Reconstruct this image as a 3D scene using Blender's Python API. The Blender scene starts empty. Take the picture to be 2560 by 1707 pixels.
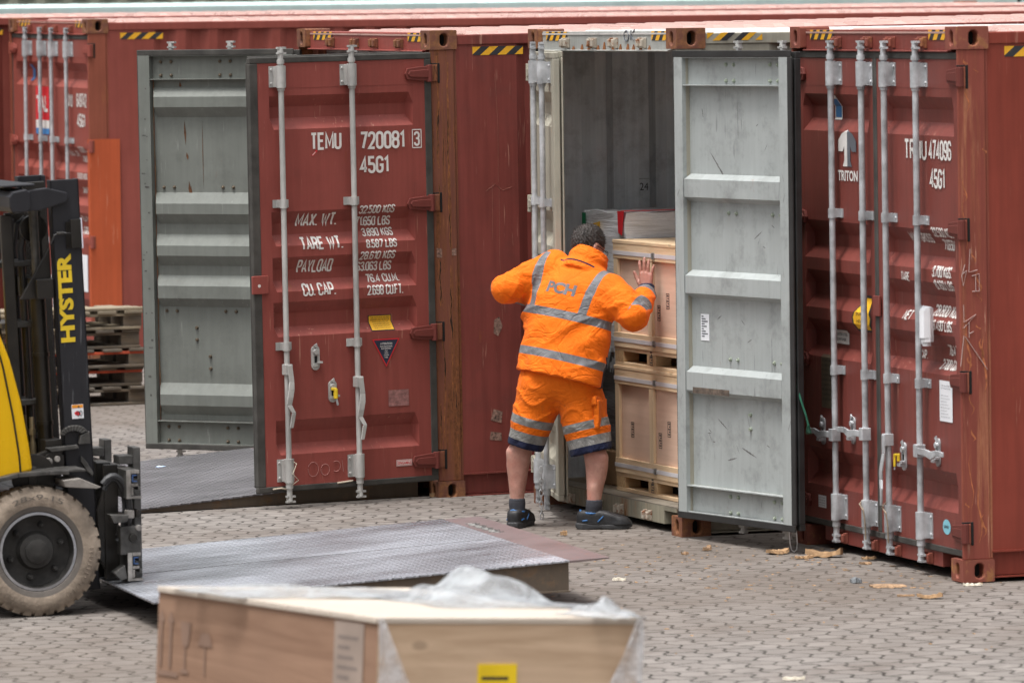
import bpy, bmesh, math, random
import numpy as np
from mathutils import Matrix, Vector
from mathutils.bvhtree import BVHTree
random.seed(7); rng = np.random.default_rng(7)
R = math.radians
scene = bpy.context.scene
COL = scene.collection

# ------------------------------------------------------------------ camera
PITCH, ROLL, CAMH, FPX = 0.06310838, 0.01463067, 3.16288218, 14176.4432
cam = bpy.data.cameras.new('camera'); cam.sensor_width = 36.0; cam.lens = FPX / 2560 * 36
cam.clip_start = 1.0; cam.clip_end = 2000
cam.dof.use_dof = True; cam.dof.focus_distance = 34.0; cam.dof.aperture_fstop = 4.8
camo = bpy.data.objects.new('camera', cam); COL.objects.link(camo)
camo.matrix_world = Matrix.Translation((0, 0, CAMH)) @ Matrix.Rotation(math.pi/2 - PITCH, 4, 'X') @ Matrix.Rotation(-ROLL, 4, 'Z')
scene.camera = camo

# ------------------------------------------------------------------ light (overcast)
SUN_EL, SUN_AZ = R(74), R(222)          # azimuth clockwise from +Y
world = bpy.data.worlds.new('World'); scene.world = world; world.use_nodes = True
wn = world.node_tree; bg = wn.nodes['Background']
sky = wn.nodes.new('ShaderNodeTexSky'); sky.sky_type = 'NISHITA'; sky.sun_disc = False
sky.sun_elevation = SUN_EL; sky.sun_rotation = SUN_AZ; sky.dust_density = 6.0; sky.air_density = 1.0; sky.ozone_density = 1.0
# overcast sky: about three times brighter overhead than at the horizon
gt = wn.nodes.new('ShaderNodeTexCoord'); gs = wn.nodes.new('ShaderNodeSeparateXYZ'); wn.links.new(gt.outputs['Generated'], gs.inputs[0])
gr = wn.nodes.new('ShaderNodeMapRange'); wn.links.new(gs.outputs['Z'], gr.inputs[0])
for i_, v_ in ((1, 0.0), (2, 1.0), (3, .42), (4, 2.0)): gr.inputs[i_].default_value = v_
hm = wn.nodes.new('ShaderNodeMix'); hm.data_type = 'RGBA'; hm.blend_type = 'MULTIPLY'; hm.inputs[0].default_value = 1
wn.links.new(gr.outputs[0], hm.inputs[7])
hs = wn.nodes.new('ShaderNodeHueSaturation'); hs.inputs['Saturation'].default_value = 0.12
wn.links.new(sky.outputs[0], hs.inputs['Color']); wn.links.new(hs.outputs[0], hm.inputs[6]); wn.links.new(hm.outputs[2], bg.inputs['Color'])
bg.inputs['Strength'].default_value = 0.105
sun = bpy.data.lights.new('sun', 'SUN'); sun.energy = 1.5; sun.angle = R(11); sun.color = (1.0, 0.97, 0.93)
suno = bpy.data.objects.new('sun', sun); COL.objects.link(suno)
sd = Vector((math.sin(SUN_AZ)*math.cos(SUN_EL), math.cos(SUN_AZ)*math.cos(SUN_EL), math.sin(SUN_EL)))
suno.rotation_euler = sd.to_track_quat('Z', 'Y').to_euler()
vs = scene.view_settings; vs.view_transform = 'Standard'; vs.look = 'None'; vs.exposure = 0.56; vs.gamma = 1.0
scene.cycles.max_bounces = 8; scene.cycles.use_denoising = True

# ------------------------------------------------------------------ node helpers
def new_mat(name):
    m = bpy.data.materials.new(name); m.use_nodes = True
    return m, m.node_tree, m.node_tree.nodes['Principled BSDF']
def put(nt, sock, v):
    if isinstance(v, bpy.types.NodeSocket): nt.links.new(v, sock)
    elif isinstance(v, (tuple, list)) and len(v) == 3 and sock.type == 'RGBA': sock.default_value = (*v, 1)
    else: sock.default_value = v
def tco(nt, scale=(1, 1, 1), rot=(0, 0, 0), kind='Object'):
    t = nt.nodes.new('ShaderNodeTexCoord'); mp = nt.nodes.new('ShaderNodeMapping')
    mp.inputs['Scale'].default_value = scale; mp.inputs['Rotation'].default_value = rot
    nt.links.new(t.outputs[kind], mp.inputs['Vector']); return mp.outputs[0]
def noise(nt, vec, scale, detail=4, rough=.55, dist=0):
    n = nt.nodes.new('ShaderNodeTexNoise'); nt.links.new(vec, n.inputs['Vector'])
    n.inputs['Scale'].default_value = scale; n.inputs['Detail'].default_value = detail
    n.inputs['Roughness'].default_value = rough; n.inputs['Distortion'].default_value = dist
    return n.outputs['Fac']
def ramp(nt, f, a, b, lo=0.0, hi=1.0):
    n = nt.nodes.new('ShaderNodeMapRange'); put(nt, n.inputs[0], f)
    n.inputs[1].default_value = a; n.inputs[2].default_value = b; n.inputs[3].default_value = lo; n.inputs[4].default_value = hi
    return n.outputs[0]
def math_(nt, op, a, b=0.0):
    n = nt.nodes.new('ShaderNodeMath'); n.operation = op; put(nt, n.inputs[0], a); put(nt, n.inputs[1], b); return n.outputs[0]
def mix(nt, fac, a, b, bt='MIX'):
    n = nt.nodes.new('ShaderNodeMix'); n.data_type = 'RGBA'; n.blend_type = bt
    put(nt, n.inputs[0], fac); put(nt, n.inputs[6], a); put(nt, n.inputs[7], b); return n.outputs[2]
def bump(nt, b, h, strength=.3, dist=.01):
    n = nt.nodes.new('ShaderNodeBump'); n.inputs['Strength'].default_value = strength; n.inputs['Distance'].default_value = dist
    nt.links.new(h, n.inputs['Height']); nt.links.new(n.outputs[0], b.inputs['Normal']); return n
def attr(nt, name):
    n = nt.nodes.new('ShaderNodeAttribute'); n.attribute_name = name; return n.outputs['Fac']
def mul(c, k): return tuple(min(1, x*k) for x in c)

def flat(name, col, rough=.5, metal=0.0, var=.12, scale=6, bmp=0.0, spec=.5, stretch=(1, 1, 1)):
    m, nt, b = new_mat(name)
    v = tco(nt, stretch); n = noise(nt, v, scale, 5, .6)
    nt.links.new(mix(nt, ramp(nt, n, .3, .7), mul(col, 1-var), mul(col, 1+var)), b.inputs['Base Color'])
    nt.links.new(ramp(nt, n, .3, .7, max(.05, rough-.08), min(1, rough+.1)), b.inputs['Roughness'])
    b.inputs['Metallic'].default_value = metal; b.inputs['Specular IOR Level'].default_value = spec
    if bmp: bump(nt, b, noise(nt, v, scale*8, 4), bmp, .01)
    return m

def paint(name, col, rough=.45, rust=.1, rustcol=(.11, .042, .018), rust2=(.26, .09, .03), streak=.2, scr=.0, scrcol=(.55, .3, .22),
          vstretch=.4, rscale=7, dirt=.0, spec=.28, var=.13, crack=0.0, crackcol=(.28, .10, .04)):
    m, nt, b = new_mat(name)
    v = tco(nt); n1 = noise(nt, v, 1.7, 6, .6)
    c = mix(nt, ramp(nt, n1, .3, .7), mul(col, 1-var), mul(col, 1+var))
    vs_ = tco(nt, (9, 9, .5)); n2 = noise(nt, vs_, 3, 5, .6)
    c = mix(nt, ramp(nt, n2, .45, .75, 0, streak), c, mul(col, .45))
    c = mix(nt, ramp(nt, n2, .25, .48, streak*.5, 0), c, mul(col, 1.45))
    if dirt:
        n5 = noise(nt, v, 4.5, 8, .7); c = mix(nt, ramp(nt, n5, .5, .72, 0, dirt), c, (.05, .045, .04))
    rg = ramp(nt, n1, .3, .7, rough-.06, rough+.1)
    if scr:
        n4 = noise(nt, tco(nt, (26, 26, 1.6), (R(7), R(4), 0)), 2.2, 3, .5, .4)
        n4b = noise(nt, v, 2.5, 2)
        s = math_(nt, 'MULTIPLY', ramp(nt, n4, .66, .70), ramp(nt, n4b, .45, .6))
        c = mix(nt, math_(nt, 'MULTIPLY', s, scr), c, scrcol)
    if rust:
        n3 = noise(nt, tco(nt, (1, 1, vstretch)), rscale, 10, .68, .3)
        t = .74 - .42*rust
        rf = ramp(nt, n3, t, t+.05)
        n6 = noise(nt, v, 30, 5, .7)
        rc = mix(nt, ramp(nt, n6, .35, .65), rustcol, rust2)
        c = mix(nt, rf, c, rc)
        c = mix(nt, math_(nt, 'MULTIPLY', ramp(nt, n3, t-.05, t), .35), c, rust2)
        rg = math_(nt, 'MAXIMUM', rg, math_(nt, 'MULTIPLY', rf, .85))
    if crack:
        n7 = noise(nt, tco(nt, (16, 16, .45)), 1.6, 6, .7, .6); d7 = math_(nt, 'ABSOLUTE', math_(nt, 'SUBTRACT', n7, .5)); n8 = noise(nt, tco(nt, (1, 1, .5)), 3.2, 4, .6)
        g7 = math_(nt, 'MULTIPLY', ramp(nt, n8, .40, .56), crack)
        c = mix(nt, math_(nt, 'MULTIPLY', ramp(nt, d7, .045, .012, 0, 1), g7), c, crackcol)
        c = mix(nt, math_(nt, 'MULTIPLY', ramp(nt, d7, .014, .004, 0, 1), g7), c, (.03, .014, .009))
    nt.links.new(c, b.inputs['Base Color']); nt.links.new(rg, b.inputs['Roughness'])
    b.inputs['Specular IOR Level'].default_value = spec
    bump(nt, b, noise(nt, v, 40, 5, .65), .12, .004)
    return m

def wood(name, col, dark, axis='y', rough=.7, scale=1.0, knots=.0, grey=0.0):
    m, nt, b = new_mat(name)
    st = {'x': (.9, 14, 14), 'y': (14, .9, 14), 'z': (14, 14, .9)}[axis]
    v = tco(nt, tuple(s*scale for s in st)); n = noise(nt, v, 2.6, 6, .62, 1.2)
    c = mix(nt, ramp(nt, n, .35, .68), col, dark)
    n2 = noise(nt, tco(nt), 2.0, 3); c = mix(nt, ramp(nt, n2, .35, .7, 0, .35), c, mul(col, .72))
    if knots:
        w = nt.nodes.new('ShaderNodeTexVoronoi'); w.inputs['Scale'].default_value = 5.5
        nt.links.new(tco(nt, {'x': (.5, 1, 1), 'y': (1, .5, 1), 'z': (1, 1, .5)}[axis]), w.inputs['Vector'])
        c = mix(nt, ramp(nt, w.outputs['Distance'], .06, .11, knots, 0), c, mul(dark, .4))
    if grey: 
        n3 = noise(nt, tco(nt), 6, 6, .7); c = mix(nt, ramp(nt, n3, .3, .65, 0, grey), c, (.13, .12, .105))
    nt.links.new(c, b.inputs['Base Color']); b.inputs['Roughness'].default_value = rough
    bump(nt, b, n, .25, .004)
    return m

# ------------------------------------------------------------------ materials
M = {}
RED_A, RED_C, RED_D = (.268, .066, .054), (.198, .050, .040), (.27, .070, .054)
M['redA'] = paint('oxide_red_paint', RED_A, .42, .10, streak=.24, scr=.45, rscale=10, dirt=.12)
M['redAside'] = paint('oxide_red_side', mul(RED_A, .8), .45, .13, streak=.4, scr=.6, dirt=.2)
M['postA'] = paint('rusted_red_post', (.185, .064, .042), .65, .50, (.050, .020, .010), (.23, .085, .034), vstretch=.06, rscale=13, streak=.35, scr=.8, scrcol=(.40, .17, .07), dirt=.3, crack=1.0)
M['castrust'] = paint('rusted_casting', (.17, .068, .045), .7, .60, (.065, .032, .020), (.30, .13, .06), vstretch=1, rscale=14, dirt=.5)
M['redC'] = paint('brown_red_paint', RED_C, .40, .04, streak=.3, scr=.45, dirt=.15)
M['redCside'] = paint('brown_red_side', (.235, .046, .030), .48, .06, streak=.3, scr=.3)
M['postC'] = paint('scraped_red_post', (.24, .060, .043), .5, .42, (.30, .085, .035), (.46, .20, .11), vstretch=.06, rscale=9, streak=.35, scr=1.0, scrcol=(.60, .34, .24), crack=.3, crackcol=(.42, .15, .07))
M['castC'] = paint('worn_red_casting', (.24, .072, .05), .6, .38, (.20, .08, .03), (.36, .16, .07), vstretch=1, rscale=11, dirt=.35)
M['redD'] = paint('faded_red_paint', RED_D, .45, .05, streak=.2, scr=.1)
M['postD'] = paint('faded_red_post', (.26, .075, .045), .55, .24, (.15, .06, .03), (.32, .11, .05), vstretch=.15, rscale=8, streak=.3)
M['patch'] = paint('orange_primer_patch', (.47, .095, .035), .55, .05, streak=.25, scr=.4, scrcol=(.6, .3, .2))
M['cream'] = paint('cream_paint', (.37, .35, .285), .55, .2, (.13, .055, .022), (.33, .16, .06), vstretch=.25, rscale=9, streak=.28, dirt=.25)
M['headB'] = paint('pale_grey_header', (.36, .365, .345), .5, .2, (.13, .055, .022), (.33, .16, .06), vstretch=.2, rscale=9, streak=.3, dirt=.2)
M['sillB'] = paint('rust_streaked_sill', (.27, .25, .19), .55, .36, (.10, .05, .025), (.30, .14, .06), vstretch=.2, rscale=8, streak=.5, dirt=.5)
M['greyA'] = paint('grey_green_door_lining', (.172, .183, .167), .40, .05, streak=.2, scr=.35, scrcol=(.40, .41, .39), dirt=.28)
M['greyB'] = paint('light_grey_door_lining', (.37, .395, .39), .36, .04, streak=.16, scr=.5, scrcol=(.10, .10, .10), dirt=.42, var=.09)
M['wallin'] = paint('grey_inner_wall', (.72, .76, .79), .5, .09, (.06, .04, .025), (.1, .06, .04), vstretch=.12, rscale=5, streak=.3, dirt=.4)
M['roofred'] = paint('skylit_red_roof', (.50, .31, .27), .30, .0, streak=.1, spec=.7)  # roof red paled towards white to carry the sky's grazing reflection
M['roofcream'] = paint('cream_roof_paint', (.60, .58, .56), .3, .0, streak=.1, spec=.7)
M['cyan'] = paint('pale_cyan_paint', (.55, .72, .70), .35, .0, streak=.1)
M['teal'] = flat('teal_paint', (.08, .28, .24), .5)
M['galv'] = flat('galvanised_steel', (.42, .43, .445), .55, .25, .36, 10, .12)
M['galvold'] = flat('dull_galvanised_steel', (.43, .425, .41), .6, .2, .26, 9, .12, stretch=(1, 1, .4))
M['rubber'] = flat('black_rubber', (.022, .022, .022), .5, 0, .3, 8, .1)
M['rubberold'] = flat('dusty_rubber', (.050, .047, .042), .7, 0, .5, 7, .1)
M['black'] = flat('gap_shade_black', (.006, .006, .006), .9, 0, .1)  # painted black stands in for shade inside holes, slots and pockets
M['blackp'] = flat('black_print', (.018, .018, .022), .6)
M['white'] = flat('white_print', (.72, .69, .66), .6, 0, .1, 14)
M['whitepaper'] = flat('white_paper', (.78, .79, .82), .7, 0, .05)
M['yellow'] = flat('warning_yellow', (.78, .43, .02), .5, 0, .08)
M['hazy'] = flat('hazard_yellow', (.78, .40, .02), .5, 0, .1, 20)
M['hazb'] = flat('hazard_black', (.03, .03, .035), .5, 0, .2, 20)
M['navyp'] = flat('navy_print', (.02, .025, .05), .5)
M['redp'] = flat('bright_red_print', (.62, .02, .03), .5)
M['bluep'] = flat('blue_print', (.05, .22, .50), .5)
M['cyanp'] = flat('sky_blue_print', (.25, .60, .72), .5)
M['greyp'] = flat('grey_print', (.12, .13, .15), .5)
M['plate'] = flat('data_plate', (.16, .13, .09), .4, .5, .3, 20)
M['chalk'] = flat('chalk_line', (.50, .36, .33), .9)
M['boltb'] = flat('dull_bolt', (.13, .10, .07), .5, .4, .3, 30)
M['ply'] = wood('floor_plywood', (.20, .15, .10), (.10, .07, .045), 'x')
M['pineY'] = wood('pine_rail', (.74, .56, .37), (.54, .36, .20), 'y', knots=.6)
M['pineZ'] = wood('pine_post', (.78, .61, .41), (.62, .43, .25), 'z', knots=.6)
M['pineX'] = wood('pine_board', (.52, .36, .20), (.36, .21, .10), 'x', knots=.5)
M['panel'] = wood('pale_plywood', (.72, .50, .38), (.64, .43, .32), 'y', .75, .6)
M['panelZ'] = wood('foreground_plywood', (.62, .45, .31), (.36, .235, .14), 'x', .75, .3, knots=.45)
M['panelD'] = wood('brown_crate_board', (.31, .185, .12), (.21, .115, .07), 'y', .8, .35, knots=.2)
M['old'] = wood('weathered_timber', (.17, .12, .072), (.055, .037, .023), 'x', .85, 1, .4, .75)
M['oldpale'] = wood('pale_weathered_timber', (.37, .30, .20), (.13, .095, .058), 'x', .85, 1, .3, .45)
M['oldred'] = flat('red_painted_timber', (.48, .075, .03), .7, 0, .35, 9)
M['strap'] = flat('white_strap', (.60, .58, .60), .35, 0, .06)
M['steelw'] = flat('bright_steel', (.55, .55, .56), .3, .8)
M['cardboard'] = flat('brown_cardboard', (.28, .17, .09), .8, 0, .2)
M['fblack'] = paint('forklift_black', (.020, .020, .024), .42, .05, (.05, .04, .03), (.09, .06, .04), vstretch=.5, rscale=20, streak=.3, scr=.5, scrcol=(.16, .16, .17), dirt=.0, spec=.35)
M['fblackd'] = flat('greasy_black', (.014, .012, .010), .35, 0, .5, 6, .1)
M['fgrey'] = flat('worn_dark_steel', (.075, .072, .068), .42, .4, .6, 11, .15)
M['fworn'] = flat('scuffed_bare_steel', (.30, .28, .26), .4, .5, .6, 14, .15)
M['fyellow'] = paint('forklift_yellow', (.74, .43, .006), .30, .12, (.05, .04, .02), (.1, .07, .02), vstretch=1, rscale=34, streak=.08, var=.06)
M['fyel_print'] = flat('yellow_letter', (.72, .50, .02), .5)
M['hose'] = flat('hydraulic_hose', (.03, .03, .032), .4, 0, .3, 12)
M['tyre'] = flat('dusty_tyre', (.29, .235, .185), .9, 0, .48, 7, .4, spec=.2)
M['tyredk'] = flat('tyre_inner_band', (.115, .10, .088), .8, 0, .3, 5, .2)
M['rim'] = flat('dark_rim', (.036, .034, .032), .6, .0, .6, 9, .15, spec=.3)
M['rimedge'] = flat('rim_edge', (.42, .42, .44), .45, .6, .2, 12)
M['skin'] = None

def film(name, col, alpha, rough=.25):
    m, nt, b = new_mat(name)
    b.inputs['Base Color'].default_value = (*col, 1); b.inputs['Roughness'].default_value = rough
    v = tco(nt); n = noise(nt, v, 7, 5, .6, 1.5)
    nt.links.new(ramp(nt, n, .35, .65, max(0, alpha-.25), min(1, alpha+.25)), b.inputs['Alpha'])
    bump(nt, b, noise(nt, tco(nt, (1, 1, 5)), 9, 4, .6, 1), .6, .02)
    return m
M['film'] = film('clear_stretch_film', (.80, .80, .82), .50)
M['filmw'] = film('white_plastic_film', (.40, .42, .44), .62, .35)

def wrapped(name, col):
    m, nt, b = new_mat(name)
    n = noise(nt, tco(nt, (2, 2, 26)), 2.2, 5, .6, .8); n2 = noise(nt, tco(nt), 4, 4)
    nt.links.new(mix(nt, ramp(nt, n, .3, .7), mul(col, .78), mul(col, 1.12)), b.inputs['Base Color'])
    b.inputs['Roughness'].default_value = .22
    bump(nt, b, math_(nt, 'ADD', n, n2), .55, .012); return m
M['wrap'] = wrapped('grey_stretch_wrap', (.74, .74, .77))
M['wrapdk'] = wrapped('dark_stretch_wrap', (.16, .155, .16))

def tread(name, col, rough, size=.03):
    m, nt, b = new_mat(name)
    w1 = nt.nodes.new('ShaderNodeTexWave'); w1.bands_direction = 'X'; w1.inputs['Scale'].default_value = .32/size
    w2 = nt.nodes.new('ShaderNodeTexWave'); w2.bands_direction = 'X'; w2.inputs['Scale'].default_value = .32/size
    nt.links.new(tco(nt, (1, 1, 1), (0, 0, R(45))), w1.inputs['Vector']); nt.links.new(tco(nt, (1, 1, 1), (0, 0, R(-45))), w2.inputs['Vector'])
    h = math_(nt, 'MAXIMUM', ramp(nt, w1.outputs['Fac'], .55, .95), ramp(nt, w2.outputs['Fac'], .55, .95))
    n = noise(nt, tco(nt, (.35, 1, 1)), 2.4, 6, .65)
    c = mix(nt, ramp(nt, n, .36, .66), mul(col, .45), mul(col, 1.25))
    c = mix(nt, math_(nt, 'MULTIPLY', h, .6), c, mul(col, 1.7))
    nt.links.new(c, b.inputs['Base Color']); b.inputs['Metallic'].default_value = .75
    nt.links.new(ramp(nt, n, .3, .7, rough-.1, rough+.12), b.inputs['Roughness'])
    bump(nt, b, h, 1.0, .012); return m
M['ramp'] = tread('tread_plate', (.40, .415, .455), .33, .05)
M['ramp2'] = tread('worn_tread_plate', (.17, .165, .175), .46, .05)
M['lip'] = paint('plum_steel_lip', (.165, .125, .125), .45, .04, dirt=.35, streak=.1)
M['rampside'] = paint('brown_steel_beam', (.13, .10, .075), .6, .35, (.09, .05, .03), (.2, .13, .08), vstretch=1, rscale=10, dirt=.4)

def ground_mat():
    m, nt, b = new_mat('interlocking_pavers')
    ang = -.35
    co = tco(nt, (1, 1, 1), (0, 0, ang))
    sep = nt.nodes.new('ShaderNodeSeparateXYZ'); nt.links.new(co, sep.inputs[0])
    jn = noise(nt, co, 3.0, 3, .5)
    w = math_(nt, 'PINGPONG', math_(nt, 'MULTIPLY', math_(nt, 'ADD', sep.outputs[1], 100.0), 1.0), .1)
    w = ramp(nt, w, .02, .08, -.022, .022)
    xx = math_(nt, 'ADD', math_(nt, 'ADD', sep.outputs[0], w), ramp(nt, jn, 0, 1, -.05, .05))
    jn2 = noise(nt, tco(nt, (1, 1, 1), (0, 0, ang+1)), 4.0, 3, .5)
    yy = math_(nt, 'ADD', sep.outputs[1], ramp(nt, jn2, 0, 1, -.07, .07))
    cb = nt.nodes.new('ShaderNodeCombineXYZ'); nt.links.new(yy, cb.inputs[0]); nt.links.new(xx, cb.inputs[1])
    big = noise(nt, co, .55, 2, .5); xx = math_(nt, 'ADD', xx, ramp(nt, big, 0, 1, -.35, .35)); yy = math_(nt, 'ADD', yy, ramp(nt, noise(nt, tco(nt, (1, 1, 1), (0, 0, 1.3)), .6, 2, .5), 0, 1, -.35, .35))
    br = nt.nodes.new('ShaderNodeTexBrick'); nt.links.new(cb.outputs[0], br.inputs['Vector'])
    br.inputs['Scale'].default_value = 1; br.inputs['Brick Width'].default_value = .18; br.inputs['Row Height'].default_value = .14
    br.inputs['Mortar Size'].default_value = .0082; br.inputs['Mortar Smooth'].default_value = .2; br.inputs['Bias'].default_value = 0
    br.inputs['Color1'].default_value = (.165, .150, .138, 1); br.inputs['Color2'].default_value = (.225, .206, .190, 1)
    br.inputs['Mortar'].default_value = (.035, .03, .026, 1)
    n1 = noise(nt, tco(nt), .35, 6, .6); n2 = noise(nt, tco(nt), 9, 6, .7); n3 = noise(nt, tco(nt), 1.3, 5, .6); n9 = noise(nt, tco(nt, (1, 1, 1), (0, 0, .4)), .22, 4, .55)
    c = mix(nt, ramp(nt, n1, .3, .7, .0, .45), br.outputs['Color'], (.17, .145, .13))
    vo = nt.nodes.new('ShaderNodeTexVoronoi'); vo.inputs['Scale'].default_value = 5.2; nt.links.new(cb.outputs[0], vo.inputs['Vector']); sv = nt.nodes.new('ShaderNodeSeparateColor'); nt.links.new(vo.outputs['Color'], sv.inputs[0])
    c = mix(nt, ramp(nt, sv.outputs[0], 0, 1, 0, .30), c, (.12, .105, .095)); c = mix(nt, ramp(nt, sv.outputs[1], .6, 1, 0, .30), c, (.33, .30, .275))
    c = mix(nt, ramp(nt, n2, .35, .7, 0, .35), c, (.25, .228, .21))
    c = mix(nt, ramp(nt, n3, .52, .70, 0, .55), c, (.11, .085, .07))
    c = mix(nt, math_(nt, 'MULTIPLY', br.outputs['Fac'], ramp(nt, noise(nt, tco(nt), 2.2, 4, .6), .32, .58, .35, 1)), c, (.030, .025, .021))
    c = mix(nt, ramp(nt, n9, .42, .62, 0, .55), c, (.105, .080, .062)); n10 = noise(nt, tco(nt, (1, 1, 1), (0, 0, .9)), .9, 7, .7, .8); c = mix(nt, ramp(nt, n10, .60, .70, 0, .6), c, (.06, .05, .042))
    nt.links.new(c, b.inputs['Base Color']); b.inputs['Roughness'].default_value = .78; b.inputs['Specular IOR Level'].default_value = .35
    h = math_(nt, 'SUBTRACT', math_(nt, 'MULTIPLY', n2, .2), br.outputs['Fac'])
    bump(nt, b, h, .55, .012); return m
M['ground'] = ground_mat()

# ------------------------------------------------------------------ mesh builder
class MB:
    def __init__(s, T=None): s.v = []; s.f = []; s.mi = []; s.T = T
    def add(s, vs, fs, m=0):
        k = len(s.v)
        s.v += [s.T(tuple(p)) for p in vs] if s.T else [tuple(p) for p in vs]
        s.f += [tuple(i+k for i in f) for f in fs]; s.mi += [m]*len(fs)
    def box(s, x0, x1, y0, y1, z0, z1, m=0):
        s.add([(x, y, z) for x in (x0, x1) for y in (y0, y1) for z in (z0, z1)],
              [(0, 1, 3, 2), (4, 6, 7, 5), (0, 4, 5, 1), (2, 3, 7, 6), (0, 2, 6, 4), (1, 5, 7, 3)], m)
    def hexa(s, b, t, m=0):      # bottom 4, top 4
        s.add(list(b)+list(t), [(3, 2, 1, 0), (4, 5, 6, 7)]+[(i, (i+1) % 4, 4+(i+1) % 4, 4+i) for i in range(4)], m)
    def cyl(s, p, q, r, r2=None, n=12, m=0, cap=True):
        p = np.array(p, float); q = np.array(q, float); r2 = r if r2 is None else r2
        a = q-p; a /= np.linalg.norm(a); b = np.cross(a, (0, 0, 1) if abs(a[2]) < .9 else (1, 0, 0)); b /= np.linalg.norm(b); c = np.cross(a, b)
        vs = [p+r*(math.cos(t)*b+math.sin(t)*c) for t in np.arange(n)*2*math.pi/n]+[q+r2*(math.cos(t)*b+math.sin(t)*c) for t in np.arange(n)*2*math.pi/n]
        fs = [(i, (i+1) % n, n+(i+1) % n, n+i) for i in range(n)]
        if cap: fs += [tuple(range(n))[::-1], tuple(range(n, 2*n))]
        s.add(vs, fs, m)
    def tube(s, pts, r, n=8, m=0, closed=False):
        P = [np.array(p, float) for p in pts]; N = len(P); rings = []; up = np.array((.31, .17, .93))
        for i, p in enumerate(P):
            a = P[(i+1) % N]-P[i-1] if closed else P[min(i+1, N-1)]-P[max(i-1, 0)]
            a = a/(np.linalg.norm(a)+1e-12); b = np.cross(a, up); b /= np.linalg.norm(b)+1e-12; c = np.cross(a, b)
            rr = r[i] if hasattr(r, '__len__') else r
            rings.append([p+rr*(math.cos(t)*b+math.sin(t)*c) for t in np.arange(n)*2*math.pi/n])
        vs = [q for g in rings for q in g]; fs = []
        for i in range(N if closed else N-1):
            j = (i+1) % N
            for k in range(n): fs.append((i*n+k, i*n+(k+1) % n, j*n+(k+1) % n, j*n+k))
        if not closed: fs += [tuple(range(n))[::-1], tuple(range((N-1)*n, N*n))]
        s.add(vs, fs, m)
    def prism(s, poly, f0, f1, m=0):     # poly: 2d points; f0,f1 map 2d->3d
        n = len(poly); s.add([f0(*p) for p in poly]+[f1(*p) for p in poly],
              [tuple(range(n))[::-1], tuple(range(n, 2*n))]+[(i, (i+1) % n, n+(i+1) % n, n+i) for i in range(n)], m)
    def lathe(s, prof, f, n=32, ms=None):   # prof (r,h); f(r,ang,h)->3d
        k = len(prof); vs = [f(r, 2*math.pi*i/n, h) for i in range(n) for r, h in prof]
        for j in range(k-1):
            s.add([], [], 0)
        base = len(s.v); s.v += [s.T(tuple(p)) for p in vs] if s.T else [tuple(p) for p in vs]
        for i in range(n):
            i2 = (i+1) % n
            for j in range(k-1):
                s.f.append((base+i*k+j, base+i2*k+j, base+i2*k+j+1, base+i*k+j+1)); s.mi.append(ms[j] if ms else 0)
    def build(s, name, mats, parent=None, smooth=False, bevel=0, loc=None, recalc=True, split=False):
        if split:       # one object for every loose piece
            root = list(range(len(s.v)))
            def find(i):
                while root[i] != i: root[i] = root[root[i]]; i = root[i]
                return i
            for f in s.f:
                for i in f[1:]: root[find(i)] = find(f[0])
            groups = {}
            for f, m in zip(s.f, s.mi): groups.setdefault(find(f[0]), []).append((f, m))
            o = None
            for g in groups.values():
                b = MB(); ids = sorted({i for f, _ in g for i in f}); mp = {i: k for k, i in enumerate(ids)}
                b.v = [s.v[i] for i in ids]; b.f = [tuple(mp[i] for i in f) for f, _ in g]; b.mi = [m for _, m in g]
                o = b.build(name, mats, parent, smooth, bevel, loc, recalc)
            return o
        me = bpy.data.meshes.new(name); me.from_pydata([tuple(map(float, p)) for p in s.v], [], s.f)
        for m in (mats if isinstance(mats, (list, tuple)) else [mats]): me.materials.append(m)
        me.polygons.foreach_set('material_index', s.mi)
        if recalc:
            bm = bmesh.new(); bm.from_mesh(me); bmesh.ops.recalc_face_normals(bm, faces=bm.faces); bm.to_mesh(me); bm.free()
        if smooth:
            me.polygons.foreach_set('use_smooth', [True]*len(me.polygons))
            try: me.set_sharp_from_angle(angle=R(40))
            except Exception: pass
        me.update()
        o = bpy.data.objects.new(name, me); COL.objects.link(o)
        if parent: o.parent = parent
        if loc is not None: o.location = loc
        if bevel:
            b = o.modifiers.new('bevel', 'BEVEL'); b.width = bevel; b.segments = 2; b.limit_method = 'ANGLE'; b.angle_limit = R(50)
        return o

def tag(o, label, cat, group=None, kind=None):
    if label: o['label'] = label
    if cat: o['category'] = cat
    if group: o['group'] = group
    if kind: o['kind'] = kind
    return o
def thing(name, mw, label, cat, group=None):
    o = bpy.data.objects.new(name, None); COL.objects.link(o); o.empty_display_size = .3
    o.matrix_world = mw; tag(o, label, cat, group); return o
def rotm(x, y):    # local x axis along (x,y)
    k = math.hypot(x, y); x /= k; y /= k
    return Matrix(((x, -y, 0, 0), (y, x, 0, 0), (0, 0, 1, 0), (0, 0, 0, 1)))

# container frames (x = along the box, y = across away from the camera, z up), fitted to the photograph
def frame(X, Y, Z, yaw, t1, t2):
    du = Vector((-math.sin(yaw), math.cos(yaw), t1)); dv = Vector((math.cos(yaw), math.sin(yaw), t2)); dw = dv.cross(du).normalized()
    m = Matrix.Identity(4)
    for i in range(3): m[i][0] = dv[i]; m[i][1] = du[i]; m[i][2] = dw[i]
    m[0][3], m[1][3], m[2][3] = X, Y, Z
    return m
FR = {'A': frame(-.4664, 34.8798, -.0192, .3778, .0024, .0054), 'B': frame(.9527, 32.1551, -.003, .3485, -.0051, -.0031),
      'C': frame(2.3372, 29.4550, .0059, .3128, -.0036, .0013), 'D': frame(-3.4957, 47.1117, .0163, .3585, .0037, -.0038)}

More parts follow.
